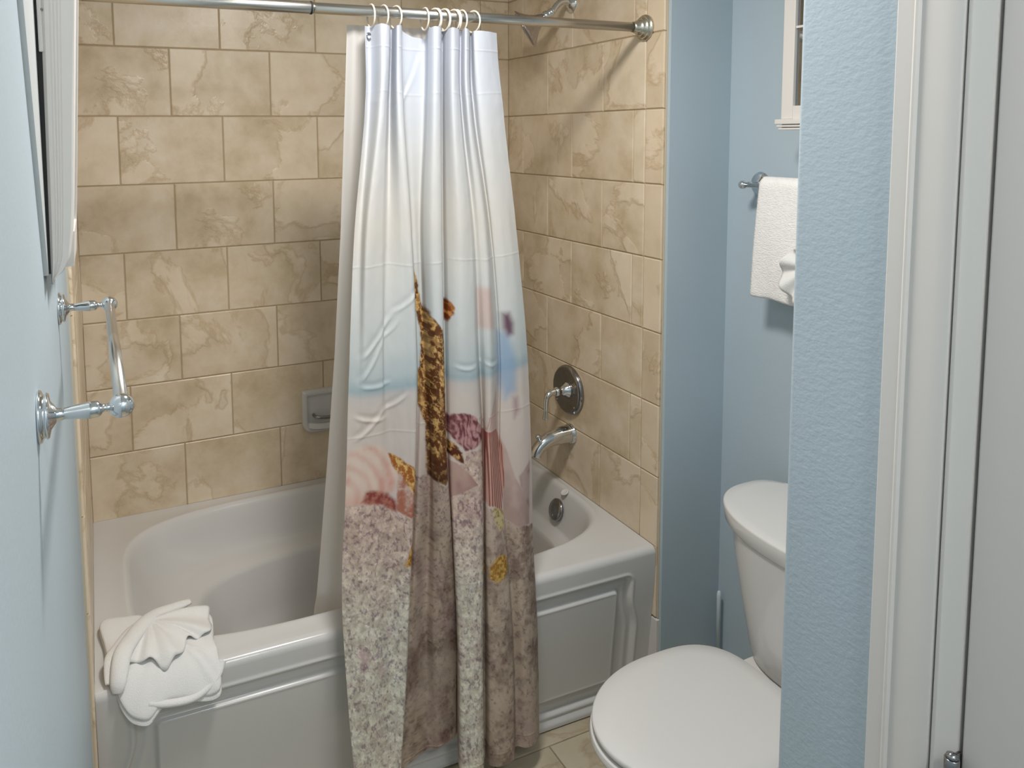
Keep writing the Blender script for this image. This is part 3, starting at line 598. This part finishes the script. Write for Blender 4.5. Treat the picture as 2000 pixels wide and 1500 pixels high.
at = nt.nodes.new('ShaderNodeAttribute'); at.attribute_name = 'print'; nt.links.new(at.outputs['Color'], nt.nodes['Principled BSDF'].inputs['Base Color'])
tr = nt.nodes.new('ShaderNodeBsdfTranslucent'); mx = nt.nodes.new('ShaderNodeMixShader'); mx.inputs[0].default_value = 0.12
nt.links.new(at.outputs['Color'], tr.inputs[0]); outn = nt.nodes['Material Output']
nt.links.new(nt.nodes['Principled BSDF'].outputs[0], mx.inputs[1]); nt.links.new(tr.outputs[0], mx.inputs[2]); nt.links.new(mx.outputs[0], outn.inputs[0])
wv = nt.nodes.new('ShaderNodeTexNoise'); wv.inputs['Scale'].default_value = 420; bpn = nt.nodes.new('ShaderNodeBump'); bpn.inputs['Strength'].default_value = .12; bpn.inputs['Distance'].default_value = .001
tcn = nt.nodes.new('ShaderNodeTexCoord'); nt.links.new(tcn.outputs['Object'], wv.inputs['Vector']); nt.links.new(wv.outputs['Fac'], bpn.inputs['Height']); nt.links.new(bpn.outputs[0], nt.nodes['Principled BSDF'].inputs['Normal'])
curtain = empty('shower_curtain', (0.79, YR, 0.0), 'long shower curtain printed with starfish, seashells and sand, bunched in folds outside the tub', 'shower curtain')
cpar = Vector(curtain.location)
sheet = grid_obj('printed_sheet', GX-cpar.x, GY-cpar.y, GZ, M_CURT, curtain, C)
# --- rings and grommets
ringx = [0.6700, 0.7010, 0.7330, 0.8090, 0.8350, 0.8420, 0.8600, 0.8655, 0.8865, 0.8950, 0.9090, 0.9415]
words = ['first curtain ring from the left, hanging straight beside the bare grommet', 'second curtain ring from the left end of the curtain', 'third curtain ring from the left, before the wide gap', 'fourth curtain ring, first after the wide gap',
         'fifth curtain ring from the left, arching forward after the wide gap', 'sixth curtain ring from the left, hanging low beside the fifth', 'seventh curtain ring from the left, in the tight bunch', 'eighth curtain ring from the left, touching the seventh',
         'ninth curtain ring from the left, over the broad white pleat', 'tenth curtain ring from the left, fourth from the right end', 'eleventh curtain ring from the left, leaning right', 'last curtain ring at the right end of the curtain']
yaw = [0.02, 0.22, 0.35, -0.05, 0.42, 0.03, 0.35, 0.05, 0.40, 0.04, 0.18, 0.45]
bm = bmesh.new(); torus_bm(bm, (0, 0, 0), (1, 0, 0), 0.0265, 0.0022, 44, 10)
rmesh = bpy.data.meshes.new('curtain_ring'); bmesh.ops.recalc_face_normals(bm, faces=bm.faces); bm.to_mesh(rmesh); bm.free(); rmesh.materials.append(M_RING)
rmesh.polygons.foreach_set('use_smooth', [True]*len(rmesh.polygons))
for i, x in enumerate(ringx):
    o = bpy.data.objects.new('curtain_ring', rmesh); o.location = (x, YR-0.001, ZROD+RR_+0.0026-0.0265)
    o.rotation_euler = (0, 0, yaw[i]*0.55); link(o)
    tag(o, 'cream '+words[i], 'curtain ring', 'cream rings holding the curtain')
bm = bmesh.new(); torus_bm(bm, (0, 0, 0), (0, 1, 0), 0.0072, 0.0022, 28, 8); 
gm = bpy.data.meshes.new('grommet'); bmesh.ops.recalc_face_normals(bm, faces=bm.faces); bm.to_mesh(gm); bm.free(); gm.materials.append(M_CHROME_D); gm.polygons.foreach_set('use_smooth', [True]*len(gm.polygons))
gi = int((1.93-1.905)/(1.85)*NZ)
for gx_ in (0.664,):
    j = int(np.argmin(np.abs(GX[gi]-gx_))); o = bpy.data.objects.new('grommet', gm)
    tx, ty = GX[gi, min(j+5, NS-1)]-GX[gi, max(j-5, 0)], GY[gi, min(j+5, NS-1)]-GY[gi, max(j-5, 0)]; tn = math.hypot(tx, ty); tx /= tn; ty /= tn
    o.location = (GX[gi, j]-cpar.x+ty*.0025, GY[gi, j]-tx*.0025-cpar.y, GZ[gi, j]); o.rotation_euler = (0, 0, math.atan2(ty, tx)); link(o, curtain); o['label'] = 'metal grommet'
# --- plain liner inside the tub
LZ = np.linspace(1.934, 0.20, 260); LS = np.linspace(0, 1, 220); LX = np.zeros((260, 220)); LY = LX.copy()
xl = np.interp(LZ[::-1], [0.20, 0.47, .624, .872, 1.122, 1.435, 1.748, 1.925], [.508, .518, .534, .558, .58, .601, .616, .624])[::-1]
xr = np.interp(LZ[::-1], [0.20, 0.6, 1.2, 1.925], [.96, .96, .95, .93])[::-1]
yb = np.interp(LZ[::-1], [0.20, 0.36, 0.50, 1.925], [-.640, -.668, -.712, -.738])[::-1]
for r in range(260):
    LX[r] = xl[r]+(xr[r]-xl[r])*LS; LY[r] = yb[r]+0.006*np.sin(LS*22+.6+0.4*LZ[r])*(0.5+0.5*smooth(1.9, 1.2, LZ[r]))+0.003*np.sin(LS*55+LZ[r])
    pass
liner = grid_obj('shower_liner', LX, LY, np.repeat(LZ[:, None], 220, 1), M_LINER, None)
tag(liner, 'plain white liner behind the printed curtain, hanging inside the tub', 'shower liner')

# ------------------------------------------------------------------ shower head, valve, spout
sh = empty('shower_fixture', (L, -0.412, 2.086), 'chrome shower head on a bent arm, behind the curtain rod', 'shower head')
def off_(o, r_): o.location = Vector(o.location)-Vector(r_.location); return o
off_(lathe('flange', [(0, 0), (0, .029), (.003, .030), (.006, .027), (.012, .018), (.016, .0135), (.016, 0)], (L-0.001, -0.412, 2.086), (-1, 0, 0), M_CHROME, sh), sh)
M_CHROME_M = mat('grey_chrome', (.50, .47, .48), 0.16, 1.0)
off_(tube('arm', crom([(L-.006, -.412, 2.086), (L-.035, -.412, 2.090), (L-.055, -.412, 2.080), (L-.075, -.412, 2.055)], 8), .0105, M_CHROME, sh), sh)
ax = Vector((-.79, .50, -.56)).normalized(); o0 = Vector((L-.072, -.412, 2.058))
off_(lathe('swivel', [(0, 0), (0, .0125), (.004, .014), (.010, .014), (.014, .0115), (.020, .0155), (.028, .0165), (.034, .0145), (.036, 0)], o0, ax, M_CHROME, sh), sh)
off_(lathe('head', [(.030, 0), (.030, .013), (.040, .0150), (.055, .0215), (.070, .0310), (.083, .0430), (.094, .0560), (.101, .0650), (.104, .067), (.106, .064), (.1065, .0)], o0, ax, M_CHROME_M, sh, 48), sh)
off_(lathe('spray_face', [(0, 0), (0, .058), (.003, .056), (.004, 0)], o0+ax*.1063, ax, M_CHROME_D, sh, 40), sh)

va = empty('shower_valve', (L, -0.415, 0.811), 'round chrome shower valve plate with a bent lever handle', 'shower valve')
off_(lathe('escutcheon', [(0, 0), (0, .082), (.006, .0835), (.012, .082), (.018, .0765), (.020, .070), (.018, .064), (.013, .040), (.012, .024), (.012, 0)], (L-0.001, -0.415, 0.811), (-1, 0, 0), M_CHROME_D, va, 56), va)
off_(lathe('hub', [(0, 0), (0, .030), (.006, .026), (.016, .0185), (.030, .0145), (.036, .0145), (.038, .0165), (.044, .0155), (.052, .0125), (.056, 0)], (L-0.012, -0.415, 0.811), (-1, 0, 0), M_CHROME, va), va)
hp = crom([(L-.060, -.415, .811), (L-.078, -.415, .810), (L-.092, -.415, .800), (L-.096, -.415, .782), (L-.097, -.415, .755), (L-.098, -.415, .735), (L-.099, -.415, .722)], 6)
hr = np.interp(np.linspace(0, 1, len(hp)), [0, .2, .35, .5, .7, .85, .95, 1], [.0115, .0105, .0095, .0078, .0068, .0088, .0100, .0060])
off_(tube('lever', hp, hr, M_CHROME, va), va)
for s_ in (-1, 1): off_(lathe('screw', [(0, .0035), (.0015, .003), (.002, 0)], (L-0.0195, -0.415+s_*0.05, 0.811-0.045), (-1, 0, 0), M_CHROME, va, 10), va)

sp = empty('tub_spout', (L, -0.425, 0.662), 'chrome tub spout with a diverter knob, below the valve', 'spout')
off_(lathe('base_ring', [(0, 0), (0, .033), (.004, .0345), (.008, .033), (.009, .031), (.013, .032), (.016, .030), (.018, 0)], (L-0.001, -0.425, 0.662), (-1, 0, 0), M_CHROME, sp, 40), sp)
pp = crom([(L-.014, -.425, .662), (L-.050, -.425, .662), (L-.085, -.425, .657), (L-.115, -.425, .645), (L-.137, -.425, .624), (L-.145, -.425, .606)], 7)
pr = np.interp(np.linspace(0, 1, len(pp)), [0, .2, .45, .7, .88, .96, 1], [.0300, .0282, .0245, .0215, .0205, .0205, .0185])
off_(tube('spout_body', pp, pr, M_CHROME, sp, 28), sp)
off_(lathe('diverter_knob', [(0, 0), (0, .0055), (.010, .0045), (.016, .0050), (.020, .0085), (.026, .0088), (.030, .006), (.031, 0)], (L-.128, -.425, .650), (-.25, 0, 1), M_CHROME, sp, 20), sp)

# ------------------------------------------------------------------ soap dish on the back wall
sd = empty('soap_dish', (0.755, 0, 0.727), 'grey-white ceramic soap dish set in the tiled wall, half hidden by the curtain', 'soap dish')
def rrect(x0, x1, z0, z1, r, y, n=8, rt=None):
    out = []
    for (cx_, cz_, a0, rr) in ((x1, z0, -PI/2, r), (x1, z1, 0, rt or r), (x0, z1, PI/2, rt or r), (x0, z0, PI, r)):
        ccx = cx_-rr if cx_ == x1 else cx_+rr; ccz = cz_+rr if cz_ == z0 else cz_-rr
        for i in range(n+1):
            a = a0+PI/2*i/n; out.append((ccx+rr*math.cos(a), y, ccz+rr*math.sin(a)))
    return out
x0, x1, z0, z1 = 0.669, 0.841, 0.653, 0.801
lp = [rrect(x0, x1, z0, z1, .034, 0.002, rt=.006), rrect(x0, x1, z0, z1, .034, -.016, rt=.006), rrect(x0+.003, x1-.003, z0+.003, z1-.003, .032, -.021, rt=.006), rrect(x0+.010, x1-.010, z0+.010, z1-.010, .028, -.022, rt=.006),
      rrect(x0+.016, x1-.016, z0+.016, z1-.016, .024, -.019, rt=.008), rrect(x0+.020, x1-.020, z0+.026, z1-.018, .022, -.010, rt=.010), rrect(x0+.028, x1-.028, z0+.034, z1-.024, .02, -.0075, rt=.012)]
off_(by_angle(loft('dish_body', lp, M_TUB, sd, cap1=True), .8), sd)
bm = bmesh.new()
vs = []
NA = 24
lipp = []
for i in range(NA+1):
    a = PI*i/NA; lipp.append((0.755-0.070*math.cos(a), -0.012-0.040*math.sin(a)))
lo = [[(x, y, z0+.020) for x, y in lipp]+[(0.825, -0.004, z0+.020), (0.685, -0.004, z0+.020)],
      [(x, y, z0+.036) for x, y in lipp]+[(0.825, -0.004, z0+.036), (0.685, -0.004, z0+.036)]]
bm.free()
off_(by_angle(loft('soap_tray', [[(0.755+(p[0]-.755)*.86, -.004+(p[1]+.004)*.8, z0+.014) for p in lo[0]], lo[0], lo[1], [(0.755+(p[0]-.755)*.92, -.006+(p[1]+.004)*.88, z0+.038) for p in lo[1]], [(0.755+(p[0]-.755)*.82, -.008+(p[1]+.004)*.74, z0+.028) for p in lo[1]]], M_TUB, sd, cap0=True, cap1=True), .8), sd)
off_(tube('grab_bar', crom([(.708, -.010, z0+.060), (.715, -.034, z0+.058), (.755, -.040, z0+.055), (.795, -.034, z0+.058), (.802, -.010, z0+.060)], 8), .0055, M_CHROME_D, sd), sd)

# ------------------------------------------------------------------ towel bars
def towel_bar(name, label, xw, sgn, xb, z, ya, yb_, k=1.0):
    r_ = empty(name, (xw, (ya+yb_)/2, z), label, 'towel bar')
    prot = abs(xb-xw)
    for y in (ya, yb_):
        off_(lathe('flange', [(0, 0), (0, .0235*k), (.0015, .0245*k), (.0035, .0235*k), (.005, .0200*k), (.0065, .0200*k), (.0075, .0215*k), (.0095, .0200*k), (.011, .0130*k), (.015, .0075), (.018, 0)], (xw, y, z), (sgn, 0, 0), M_CHROME, r_), r_)
        p_ = prot-0.010
        off_(lathe('post', [(.010, 0), (.010, .0090), (.016, .0060), (.022, .0052), (.030, .0062), (p_*.70, .0080), (p_*.82, .0078), (p_*.86, .0064), (p_*.89, .0040), (p_*.95, .0035), (p_, .0045), (p_+.002, 0)], (xw, y, z), (sgn, 0, 0), M_CHROME, r_, 24), r_)
        prof = [(-.0115*math.cos(PI*i/16), .0115*math.sin(PI*i/16)) for i in range(17)]
        off_(lathe('ball_end', prof, (xb, y, z), (0, 1, 0), M_CHROME, r_, 28), r_)
    off_(lathe('bar', [(0, 0), (0, .0066), (abs(ya-yb_), .0066), (abs(ya-yb_), 0)], (xb, min(ya, yb_), z), (0, 1, 0), M_BRUSH if sgn > 0 else M_CHROME, r_, 24), r_)
    return r_
towel_bar('towel_bar', 'empty chrome towel bar on the blue wall at the left, below the moulded frame', -0.008, 1, 0.0630, 1.415, -1.763, -1.270)
towel_bar('towel_bar', 'chrome towel bar above the toilet holding a white towel', XT, -1, 1.645, 1.527, -0.988, -1.56, 1.35)

# hanging towel: outer face, rounded over the bar, short back flap
tw = empty('bath_towel', (1.645, -1.26, 1.527), 'white terry towel folded over the chrome bar above the toilet', 'towel')
def towel_sheet():
    out = []; ny = 70; xc, zc = 1.645, 1.527
    path = []
    r_o = 0.026
    for i in range(26): path.append((xc-r_o-.004*math.sin(i/25*PI), 1.243+(zc-1.243)*i/25))
    for i in range(1, 14): a = PI-PI*i/13; path.append((xc+r_o*math.cos(a), zc+r_o*math.sin(a)))
    for i in range(1, 26): path.append((xc+r_o, zc-(zc-1.275)*i/25))
    for (dx, dz) in ((-.004, -.006), (-.012, -.006), (-.016, .002)): path.append((xc+r_o+dx, 1.275+dz))
    for i in range(1, 22): path.append((xc+r_o-.016, 1.277+(zc-1.277)*i/21))
    for i in range(1, 12): a = PI*i/11; path.append((xc+(r_o-.017)*math.cos(a), zc+(r_o-.017)*math.sin(a)))
    for i in range(1, 22): path.append((xc-r_o+.017, zc-(zc-1.246)*i/21))
    for (dx, dz) in ((.014, -.005), (.006, -.006), (.001, -.002)): path.append((xc-r_o+dx, 1.243+dz))
    loops_ = []
    for j in range(ny+1):
        y = -1.064-0.37*j/ny; L_ = []
        for (x, z) in path:
            k = (zc-z)/(zc-1.24) if z < zc else 0
            yy = y+0.020*k*(1-2*j/ny)
            e = min(j, ny-j); pinch = 0.0 if e > 2 else (0.003, .0012, .0003)[e]
            xo = 0.0025*math.sin(y*46+k*2)*k*(1 if x < xc else .4)
            L_.append((x+xo+(pinch if x < xc-.012 else -pinch if x > xc+.012 else 0), yy, z+0.0015*math.sin(y*60)*k))
        loops_.append(L_)
    return loops_
off_(loft('folded_towel', towel_sheet(), M_TOWEL, tw, closed=True, cap0=True, cap1=True), tw)
# a white cloth fanned out and tucked on the towel
bm = bmesh.new(); fan = []
O = Vector((1.600, -1.250, 1.345)); nA, nR = 60, 14
for i in range(nA+1):
    t = i/nA; a = math.radians(75+210*t); col_ = []
    for j in range(nR+1):
        r = 0.072*j/nR*(1-.10*math.cos(t*PI*2)); wv_ = 0.010*math.sin(t*PI*9)*(j/nR)
        dy, dz = -math.cos(a+PI)*r*.9, math.sin(a)*r*1.05
        col_.append(bm.verts.new(O+Vector((-0.004-0.014*(j/nR)+wv_, math.cos(a)*-r*.95, dz-0.3*r))))
    fan.append(col_)
for i in range(nA):
    for j in range(nR): bm.faces.new((fan[i][j], fan[i+1][j], fan[i+1][j+1], fan[i][j+1]))
fc = bm_obj('fanned_washcloth', bm, M_CLOTH, None, True)
sm = fc.modifiers.new('thick', 'SOLIDIFY'); sm.thickness = 0.003
tag(fc, 'smooth white cloth fanned out on the hanging towel above the toilet', 'washcloth')

# ------------------------------------------------------------------ leaning moulded frame above the left bar
pf = empty('framed_mirror', (-0.008, -1.40, 1.506), 'white moulded frame tipped out from the blue wall at upper left', 'mirror frame')
# cross-section of the moulding (along x out of the wall, y towards the camera); the piece runs up and leans out
sec = [(-.001, 0.0), (.002, .0030), (.0052, .0030), (.0066, .0016), (.0080, .0016), (.0092, .0030), (.0106, .0030), (.0118, .0019), (.0130, .0019), (.0142, .0032), (.0225, .0036), (.0242, .0022), (.0250, -.002), (.0250, -.045), (.010, -.055), (-.001, -.055)]
def frame_side(name, y0, sgn, matl):
    lo_ = []
    for z in list(1.500+np.linspace(0, 1, 22)**1.5*0.10)+[1.68, 1.8, 2.12]:
        lean = 0.0555*(z-1.53); base = 0.0005+0.26*lean; w_ = (0.0235+lean-base)/0.025
        rb = np.interp(z, [1.500, 1.506, 1.514, 1.530, 1.560, 1.60], [0, .05, .50, .84, .96, 1.0])
        L_ = []
        for (x, y) in sec:
            xx = base+max(x, 0)*w_*(0.06+0.94*float(rb)) - (0.001 if x < 0 else 0)
            L_.append((xx, y0-sgn*y, z))
        lo_.append(L_)
    return loft(name, lo_, matl, pf, cap0=True, cap1=True, smooth=False)
a_ = frame_side('frame_side', -1.550, 1, M_TRIM); off_(by_angle(a_, .5), pf)
b_ = frame_side('frame_side', -1.515, 1, M_TRIM); 
bpy.data.objects.remove(b_)
def lean_box(name, y0, y1, za, zb, dx0, dx1, matl, sl=1.0):
    def X(z, d): return 0.0005+0.26*0.0555*(z-1.53)+(0.0235+0.74*0.0555*(z-1.53))*d
    vs = []
    for z in (za, zb):
        for (d, y) in ((dx0, y0), (dx1, y0), (dx1, y1), (dx0, y1)): vs.append((X(z, d), y, z))
    fs = [(0, 1, 2, 3), (7, 6, 5, 4), (0, 4, 5, 1), (1, 5, 6, 2), (2, 6, 7, 3), (3, 7, 4, 0)]
    return off_(mesh_obj(name, vs, fs, matl, pf), pf)
lean_box('mirror_glass', -1.502, -1.345, 1.555, 2.11, .35, .75, M_GLASS)
lean_box('frame_side', -1.345, -1.300, 1.505, 2.12, .05, .98, M_TRIM)
lean_box('bottom_rail', -1.502, -1.345, 1.512, 1.555, .05, .98, M_TRIM)
# near-black wedge painting the shade in the gap between frame and wall
vs = [(-.0075, -1.549, 1.512), (0.0002, -1.549, 1.512), (0.0002, -1.31, 1.512), (-.0075, -1.31, 1.512), (-.0075, -1.549, 2.12), (0.0078, -1.549, 2.12), (0.0078, -1.31, 2.12), (-.0075, -1.31, 2.12)]
off_(mesh_obj('gap_shade', vs, [(0, 3, 2, 1), (4, 5, 6, 7), (0, 1, 5, 4), (1, 2, 6, 5), (2, 3, 7, 6), (3, 0, 4, 7)], M_DARK, pf), pf)
off_(box('hanging_bracket', -0.0005, 0.0045, -1.5525, -1.5490, 1.765, 1.86, M_TRIM, pf, .001), pf)
off_(lathe('screw', [(0, .0016), (.0015, .0014), (.002, 0)], (0.0048, -1.5515, 1.812), (0, -1, 0), M_CHROME_D, pf, 10), pf)
# thin added strip imitating the pale sheen on the wall beside the frame
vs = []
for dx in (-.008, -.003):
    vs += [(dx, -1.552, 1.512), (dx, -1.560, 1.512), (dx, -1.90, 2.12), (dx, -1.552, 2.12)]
off_(mesh_obj('sheen_strip', vs, [(0, 1, 2, 3), (7, 6, 5, 4), (0, 4, 5, 1), (1, 5, 6, 2), (2, 6, 7, 3), (3, 7, 4, 0)], mat('grey_white_sheen', (.52, .55, .56), .5), pf), pf)

# ------------------------------------------------------------------ wall cabinet above the toilet
cb = empty('wall_cabinet', (1.60, -1.33, 1.68), 'white wall cabinet with a grey glazed door above the towel bar', 'cabinet')
x_f = 1.600
off_(box('carcass', x_f+0.016, XT-0.001, -1.59, -1.148, 1.700, 2.30, M_TRIM, cb), cb)
off_(box('face_stile', x_f, x_f+0.015, -1.1795, -1.146, 1.698, 2.31, M_TRIM, cb, .002), cb)
off_(box('face_stile', x_f, x_f+0.015, -1.592, -1.5585, 1.698, 2.31, M_TRIM, cb, .002), cb)
off_(box('face_rail', x_f, x_f+0.015, -1.5583, -1.1797, 1.698, 1.730, M_TRIM, cb, .001), cb)
off_(box('face_rail', x_f, x_f+0.015, -1.5583, -1.1797, 2.26, 2.31, M_TRIM, cb, .001), cb)
off_(box('glass_pane', x_f+0.009, x_f+0.0145, -1.5583, -1.1797, 1.7305, 2.2595, M_GLASS, cb), cb)
off_(box('muntin', x_f+0.003, x_f+0.0085, -1.5583, -1.1797, 1.914, 1.920, M_TRIM, cb, .001), cb)
bm = bmesh.new()
for (z_a, z_b, pr_) in ((1.672, 1.677, .004), (1.679, 1.684, .007), (1.686, 1.698, .010)): bm_box(bm, x_f-pr_, XT-0.001, -1.592-pr_, -1.146+pr_, z_a, z_b, .0012, 1)
bm_box(bm, x_f+.002, XT-0.001, -1.590, -1.148, 1.672, 1.698)
off_(bm_obj('base_moulding', bm, M_TRIM, cb), cb)

# ------------------------------------------------------------------ toilet
to = empty('toilet', (1.35, -1.33, 0), 'white two-piece toilet with its lid closed', 'toilet')
def egg(cx_, cy_, af, ab_, b_, z, nb=2.0, N=96, bb=None, flat=None):
    out = []
    for i in range(N):
        t = 2*PI*i/N; c = math.cos(t); s = math.sin(t)
        if c < 0: x = cx_+af*c; y = cy_+b_*s
        else: x = cx_+ab_*abs(c)**(2/3.6); y = cy_+b_*math.copysign(abs(s)**(2/3.6), s)*(1-0.10*abs(c)**2)
        out.append((x, y, z))
    return out
TY = -1.335
def eggs(specs, name, matl, cap0=True, cap1=True): return off_(by_angle(loft(name, [egg(c_, TY, af, ab, b, z, nb) for (c_, af, ab, b, z, nb) in specs], matl, to, cap0=cap0, cap1=cap1), .9), to)
eggs([(1.205, .245, .198, .176, .404, 4.6), (1.205, .252, .205, .184, .406, 4.6), (1.205, .255, .208, .187, .411, 4.6), (1.205, .2545, .2075, .1865, .4175, 4.6), (1.205, .251, .204, .183, .4205, 4.6), (1.207, .21, .165, .15, .4222, 3.4), (1.21, .10, .07, .07, .4228, 3)], 'seat_lid', M_SEAT)
eggs([(1.205, .252, .19, .183, .380, 4.4), (1.205, .259, .194, .189, .383, 4.4), (1.205, .261, .195, .191, .390, 4.4), (1.205, .258, .194, .188, .398, 4.4), (1.205, .246, .188, .178, .4005, 4.4)], 'seat', M_SEAT)
eggs([(1.22, .246, .25, .178, .3775, 4), (1.22, .252, .27, .184, .370, 4), (1.22, .250, .27, .182, .350, 4), (1.225, .235, .265, .170, .31, 4), (1.235, .205, .26, .150, .25, 4), (1.25, .165, .25, .125, .18, 4), (1.26, .150, .24, .108, .10, 4), (1.26, .160, .24, .110, .03, 4), (1.26, .168, .245, .116, .001, 4)], 'bowl', M_PORC)
def sq(cx_, cy_, af, b_, xb, z, n=2.6, N=80):
    """bow front towards -x, flat back at xb"""
    out = []
    for i in range(N):
        t = PI/2+PI*i/(N-1); c = math.cos(t); s = math.sin(t)
        out.append((cx_+af*math.copysign(abs(c)**(2/n), c), cy_+b_*math.copysign(abs(s)**(2/n), s), z))
    out.append((xb, cy_-b_, z)); out.append((xb, cy_+b_, z)); return out
dk = [sq(1.50, TY, .13, .118, 1.695, z, 3.5) for z in (.340, .345)]+[sq(1.50, TY, .135, .122, 1.70, .372, 3.5), sq(1.50, TY, .130, .118, 1.698, .379, 3.5)]
off_(by_angle(loft('tank_shelf', dk, M_PORC, to, cap0=True, cap1=True), .7), to)
tk = [(1.60, .140, .150, .381, 2.6), (1.60, .150, .162, .387, 2.6), (1.60, .155, .170, .41, 2.6), (1.60, .172, .196, .53, 2.5), (1.60, .186, .215, .64, 2.5), (1.60, .192, .226, .703, 2.4)]
off_(by_angle(loft('tank', [sq(c_, TY, a, b, 1.700, z, n) for (c_, a, b, z, n) in tk], M_PORC, to, cap0=True, cap1=True), .9), to)
tl = [(1.615, .200, .232, .702, 2.3), (1.615, .209, .241, .703, 2.3), (1.615, .213, .245, .709, 2.3), (1.615, .218, .249, .744, 2.3), (1.615, .217, .248, .7475, 2.3), (1.615, .214, .245, .7495, 2.3), (1.615, .19, .22, .7505, 2.3)]
def lidl(af, ab_, b_, z, n=2.25, N=96):
    out = []
    for i in range(N):
        t = 2*PI*i/N; c = math.cos(t); s = math.sin(t); nn = n if c < 0 else 3.4
        out.append((1.575+(af if c < 0 else ab_)*math.copysign(abs(c)**(2/nn), c), TY+b_*math.copysign(abs(s)**(2/n), s), z))
    return out
off_(by_angle(loft('tank_lid', [lidl(a-.040, .129, b+.004, z) for (c_, a, b, z, n) in tl], M_PORC, to, cap0=True, cap1=True), .9), to)
for s_ in (-1, 1):
    off_(lathe('hinge_cap', [(0, 0), (0, .014), (.010, .013), (.014, .009), (.015, 0)], (1.428, TY+s_*.070, .379), (0, 0, 1), M_SEAT, to, 20), to)
hl = bmesh.new(); lathe_bm(hl, [(0, 0), (0, .010), (.008, .010), (.010, 0)], (1.432, TY-.16, .665), (-1, 0, 0)); tube_bm(hl, [(1.424, TY-.16, .665), (1.420, TY-.13, .662), (1.420, TY-.10, .658)], [.005, .005, .006], 10)
off_(bm_obj('flush_lever', hl, M_CHROME, to, True), to)

# slim handle standing in the corner behind the toilet
br = empty('toilet_brush', (1.690, -0.895, 0), 'slim pale handle standing upright in the corner behind the toilet', 'toilet brush')
off_(lathe('handle', [(.10, 0), (.10, .0062), (.285, .0062), (.300, .0068), (.311, .0045), (.314, 0)], (1.690, -0.895, 0), (0, 0, 1), mat('pale_blue_plastic', (.62, .72, .78), .3), br, 20), br)
off_(lathe('holder', [(0, 0), (0, .017), (.004, .018), (.11, .015), (.115, .012), (.112, .008), (.11, 0)], (1.690, -0.8905, 0), (0, 0, 1), M_PORC, br, 24), br)

# ------------------------------------------------------------------ folded washcloth on the tub corner
wc = empty('washcloth', (0.15, -0.72, 0.48), 'white washcloth folded into a fan on the front left corner of the tub', 'washcloth')
def catloop(P, per):
    n = len(P); out = []
    for i in range(n):
        p0, p1, p2, p3 = [Vector(P[(i+k) % n]) for k in (-1, 0, 1, 2)]
        for k in range(per):
            t = k/per; out.append(0.5*((2*p1)+(-p0+p2)*t+(2*p0-5*p1+4*p2-p3)*t*t+(-p0+3*p1-3*p2+p3)*t**3))
    return out
bl = catloop(WBASE, 10)
def droop(x, y, z):
    d = max(0.0, -(y-(yfront(x)+0.004))); return z-(d*0.9+d*d*6)
cen = Vector((0.15, -0.72, 0.50)); lp = []
rr0 = random.Random(3)
def layer(scale, dz, wobble=0.0, shift=(0, 0)):
    out = []
    for i, p in enumerate(bl):
        q = cen+(p-cen)*scale; q.x += shift[0]; q.y += shift[1]
        out.append((max(q.x, 0.003), q.y, droop(q.x, q.y, ZR+dz+wobble*math.sin(i*.23)+wobble*.5*math.sin(i*.61+1))))
    return out
prof = [(.55, .002), (.93, .0025), (.985, .004), (1.0, .0075), (.992, .0115), (.972, .0135), (.965, .0130), (.985, .0150), (.995, .0185), (.985, .0225), (.96, .0245), (.88, .0255), (.7, .0262), (.45, .0268), (.2, .027)]
for i, (s_, dz) in enumerate(prof): lp.append(layer(s_, dz, 0.0022 if .003 < dz < .026 else .001))
off_(by_angle(loft('folded_layers', lp, M_CLOTH, wc, cap0=True, cap1=True), 1.3), wc)
# the pleated fan
Of = Vector(WFANO); Of.z = ZR+.041; outerp = crom([Vector(p) for p in WFAN], 14); nf = len(outerp); nr_ = 22
g = []
for i, p in enumerate(outerp):
    t = i/(nf-1); col_ = []
    for j in range(nr_+1):
        r = j/nr_; q = Of.lerp(Vector((p.x, p.y, ZR+.034)), r*(1+.03*math.sin(t*PI*13)))
        q.z = ZR+.028+.016*(1-r)**.7+.010*r*(0.5+0.5*math.sin(t*PI*11))+.008*math.sin(r*PI)
        q.z = max(droop(q.x, q.y, q.z), 0); col_.append(tuple(q))
    g.append(col_)
fo = loft('pleated_fan', g, M_CLOTH, wc, closed=False); off_(fo, wc)
so = fo.modifiers.new('thick', 'SOLIDIFY'); so.thickness = 0.003; so.offset = -1
# the rolled band that holds the fan
bp_ = [Vector(p) for p in WBAND]; bp_ = [Vector((p.x, p.y, droop(p.x, p.y, ZR+.034+.016*math.sin(PI*min(1, i/5.5))))) for i, p in enumerate(bp_)]
bpts = crom(bp_, 8)
rad = np.interp(np.linspace(0, 1, len(bpts)), [0, .08, .3, .6, .9, 1], [.010, .017, .021, .020, .015, .009])
off_(tube('rolled_band', bpts, rad, M_CLOTH, wc, 20, flat=.55, up=(0, 0, 1)), wc)
re_ = [Vector((x, y, droop(x, y, ZR+.012))) for (x, y) in ((.105, -.838), (.150, -.846), (.205, -.848), (.250, -.835), (.268, -.815))]
off_(tube('rolled_edge', crom(re_, 8), [.006]+[.010]*31+[.011], M_CLOTH, wc, 18, flat=.8, up=(0, 0, 1)), wc)
bp2 = [p+Vector((-.020, .004, -.012)) for p in bp_[1:6]]; b2 = crom(bp2, 8)
off_(tube('loose_flap', b2, list(np.interp(np.linspace(0, 1, len(b2)), [0, .3, .8, 1], [.008, .022, .020, .008])), M_CLOTH, wc, 18, flat=.30, up=(0, 0, 1)), wc)
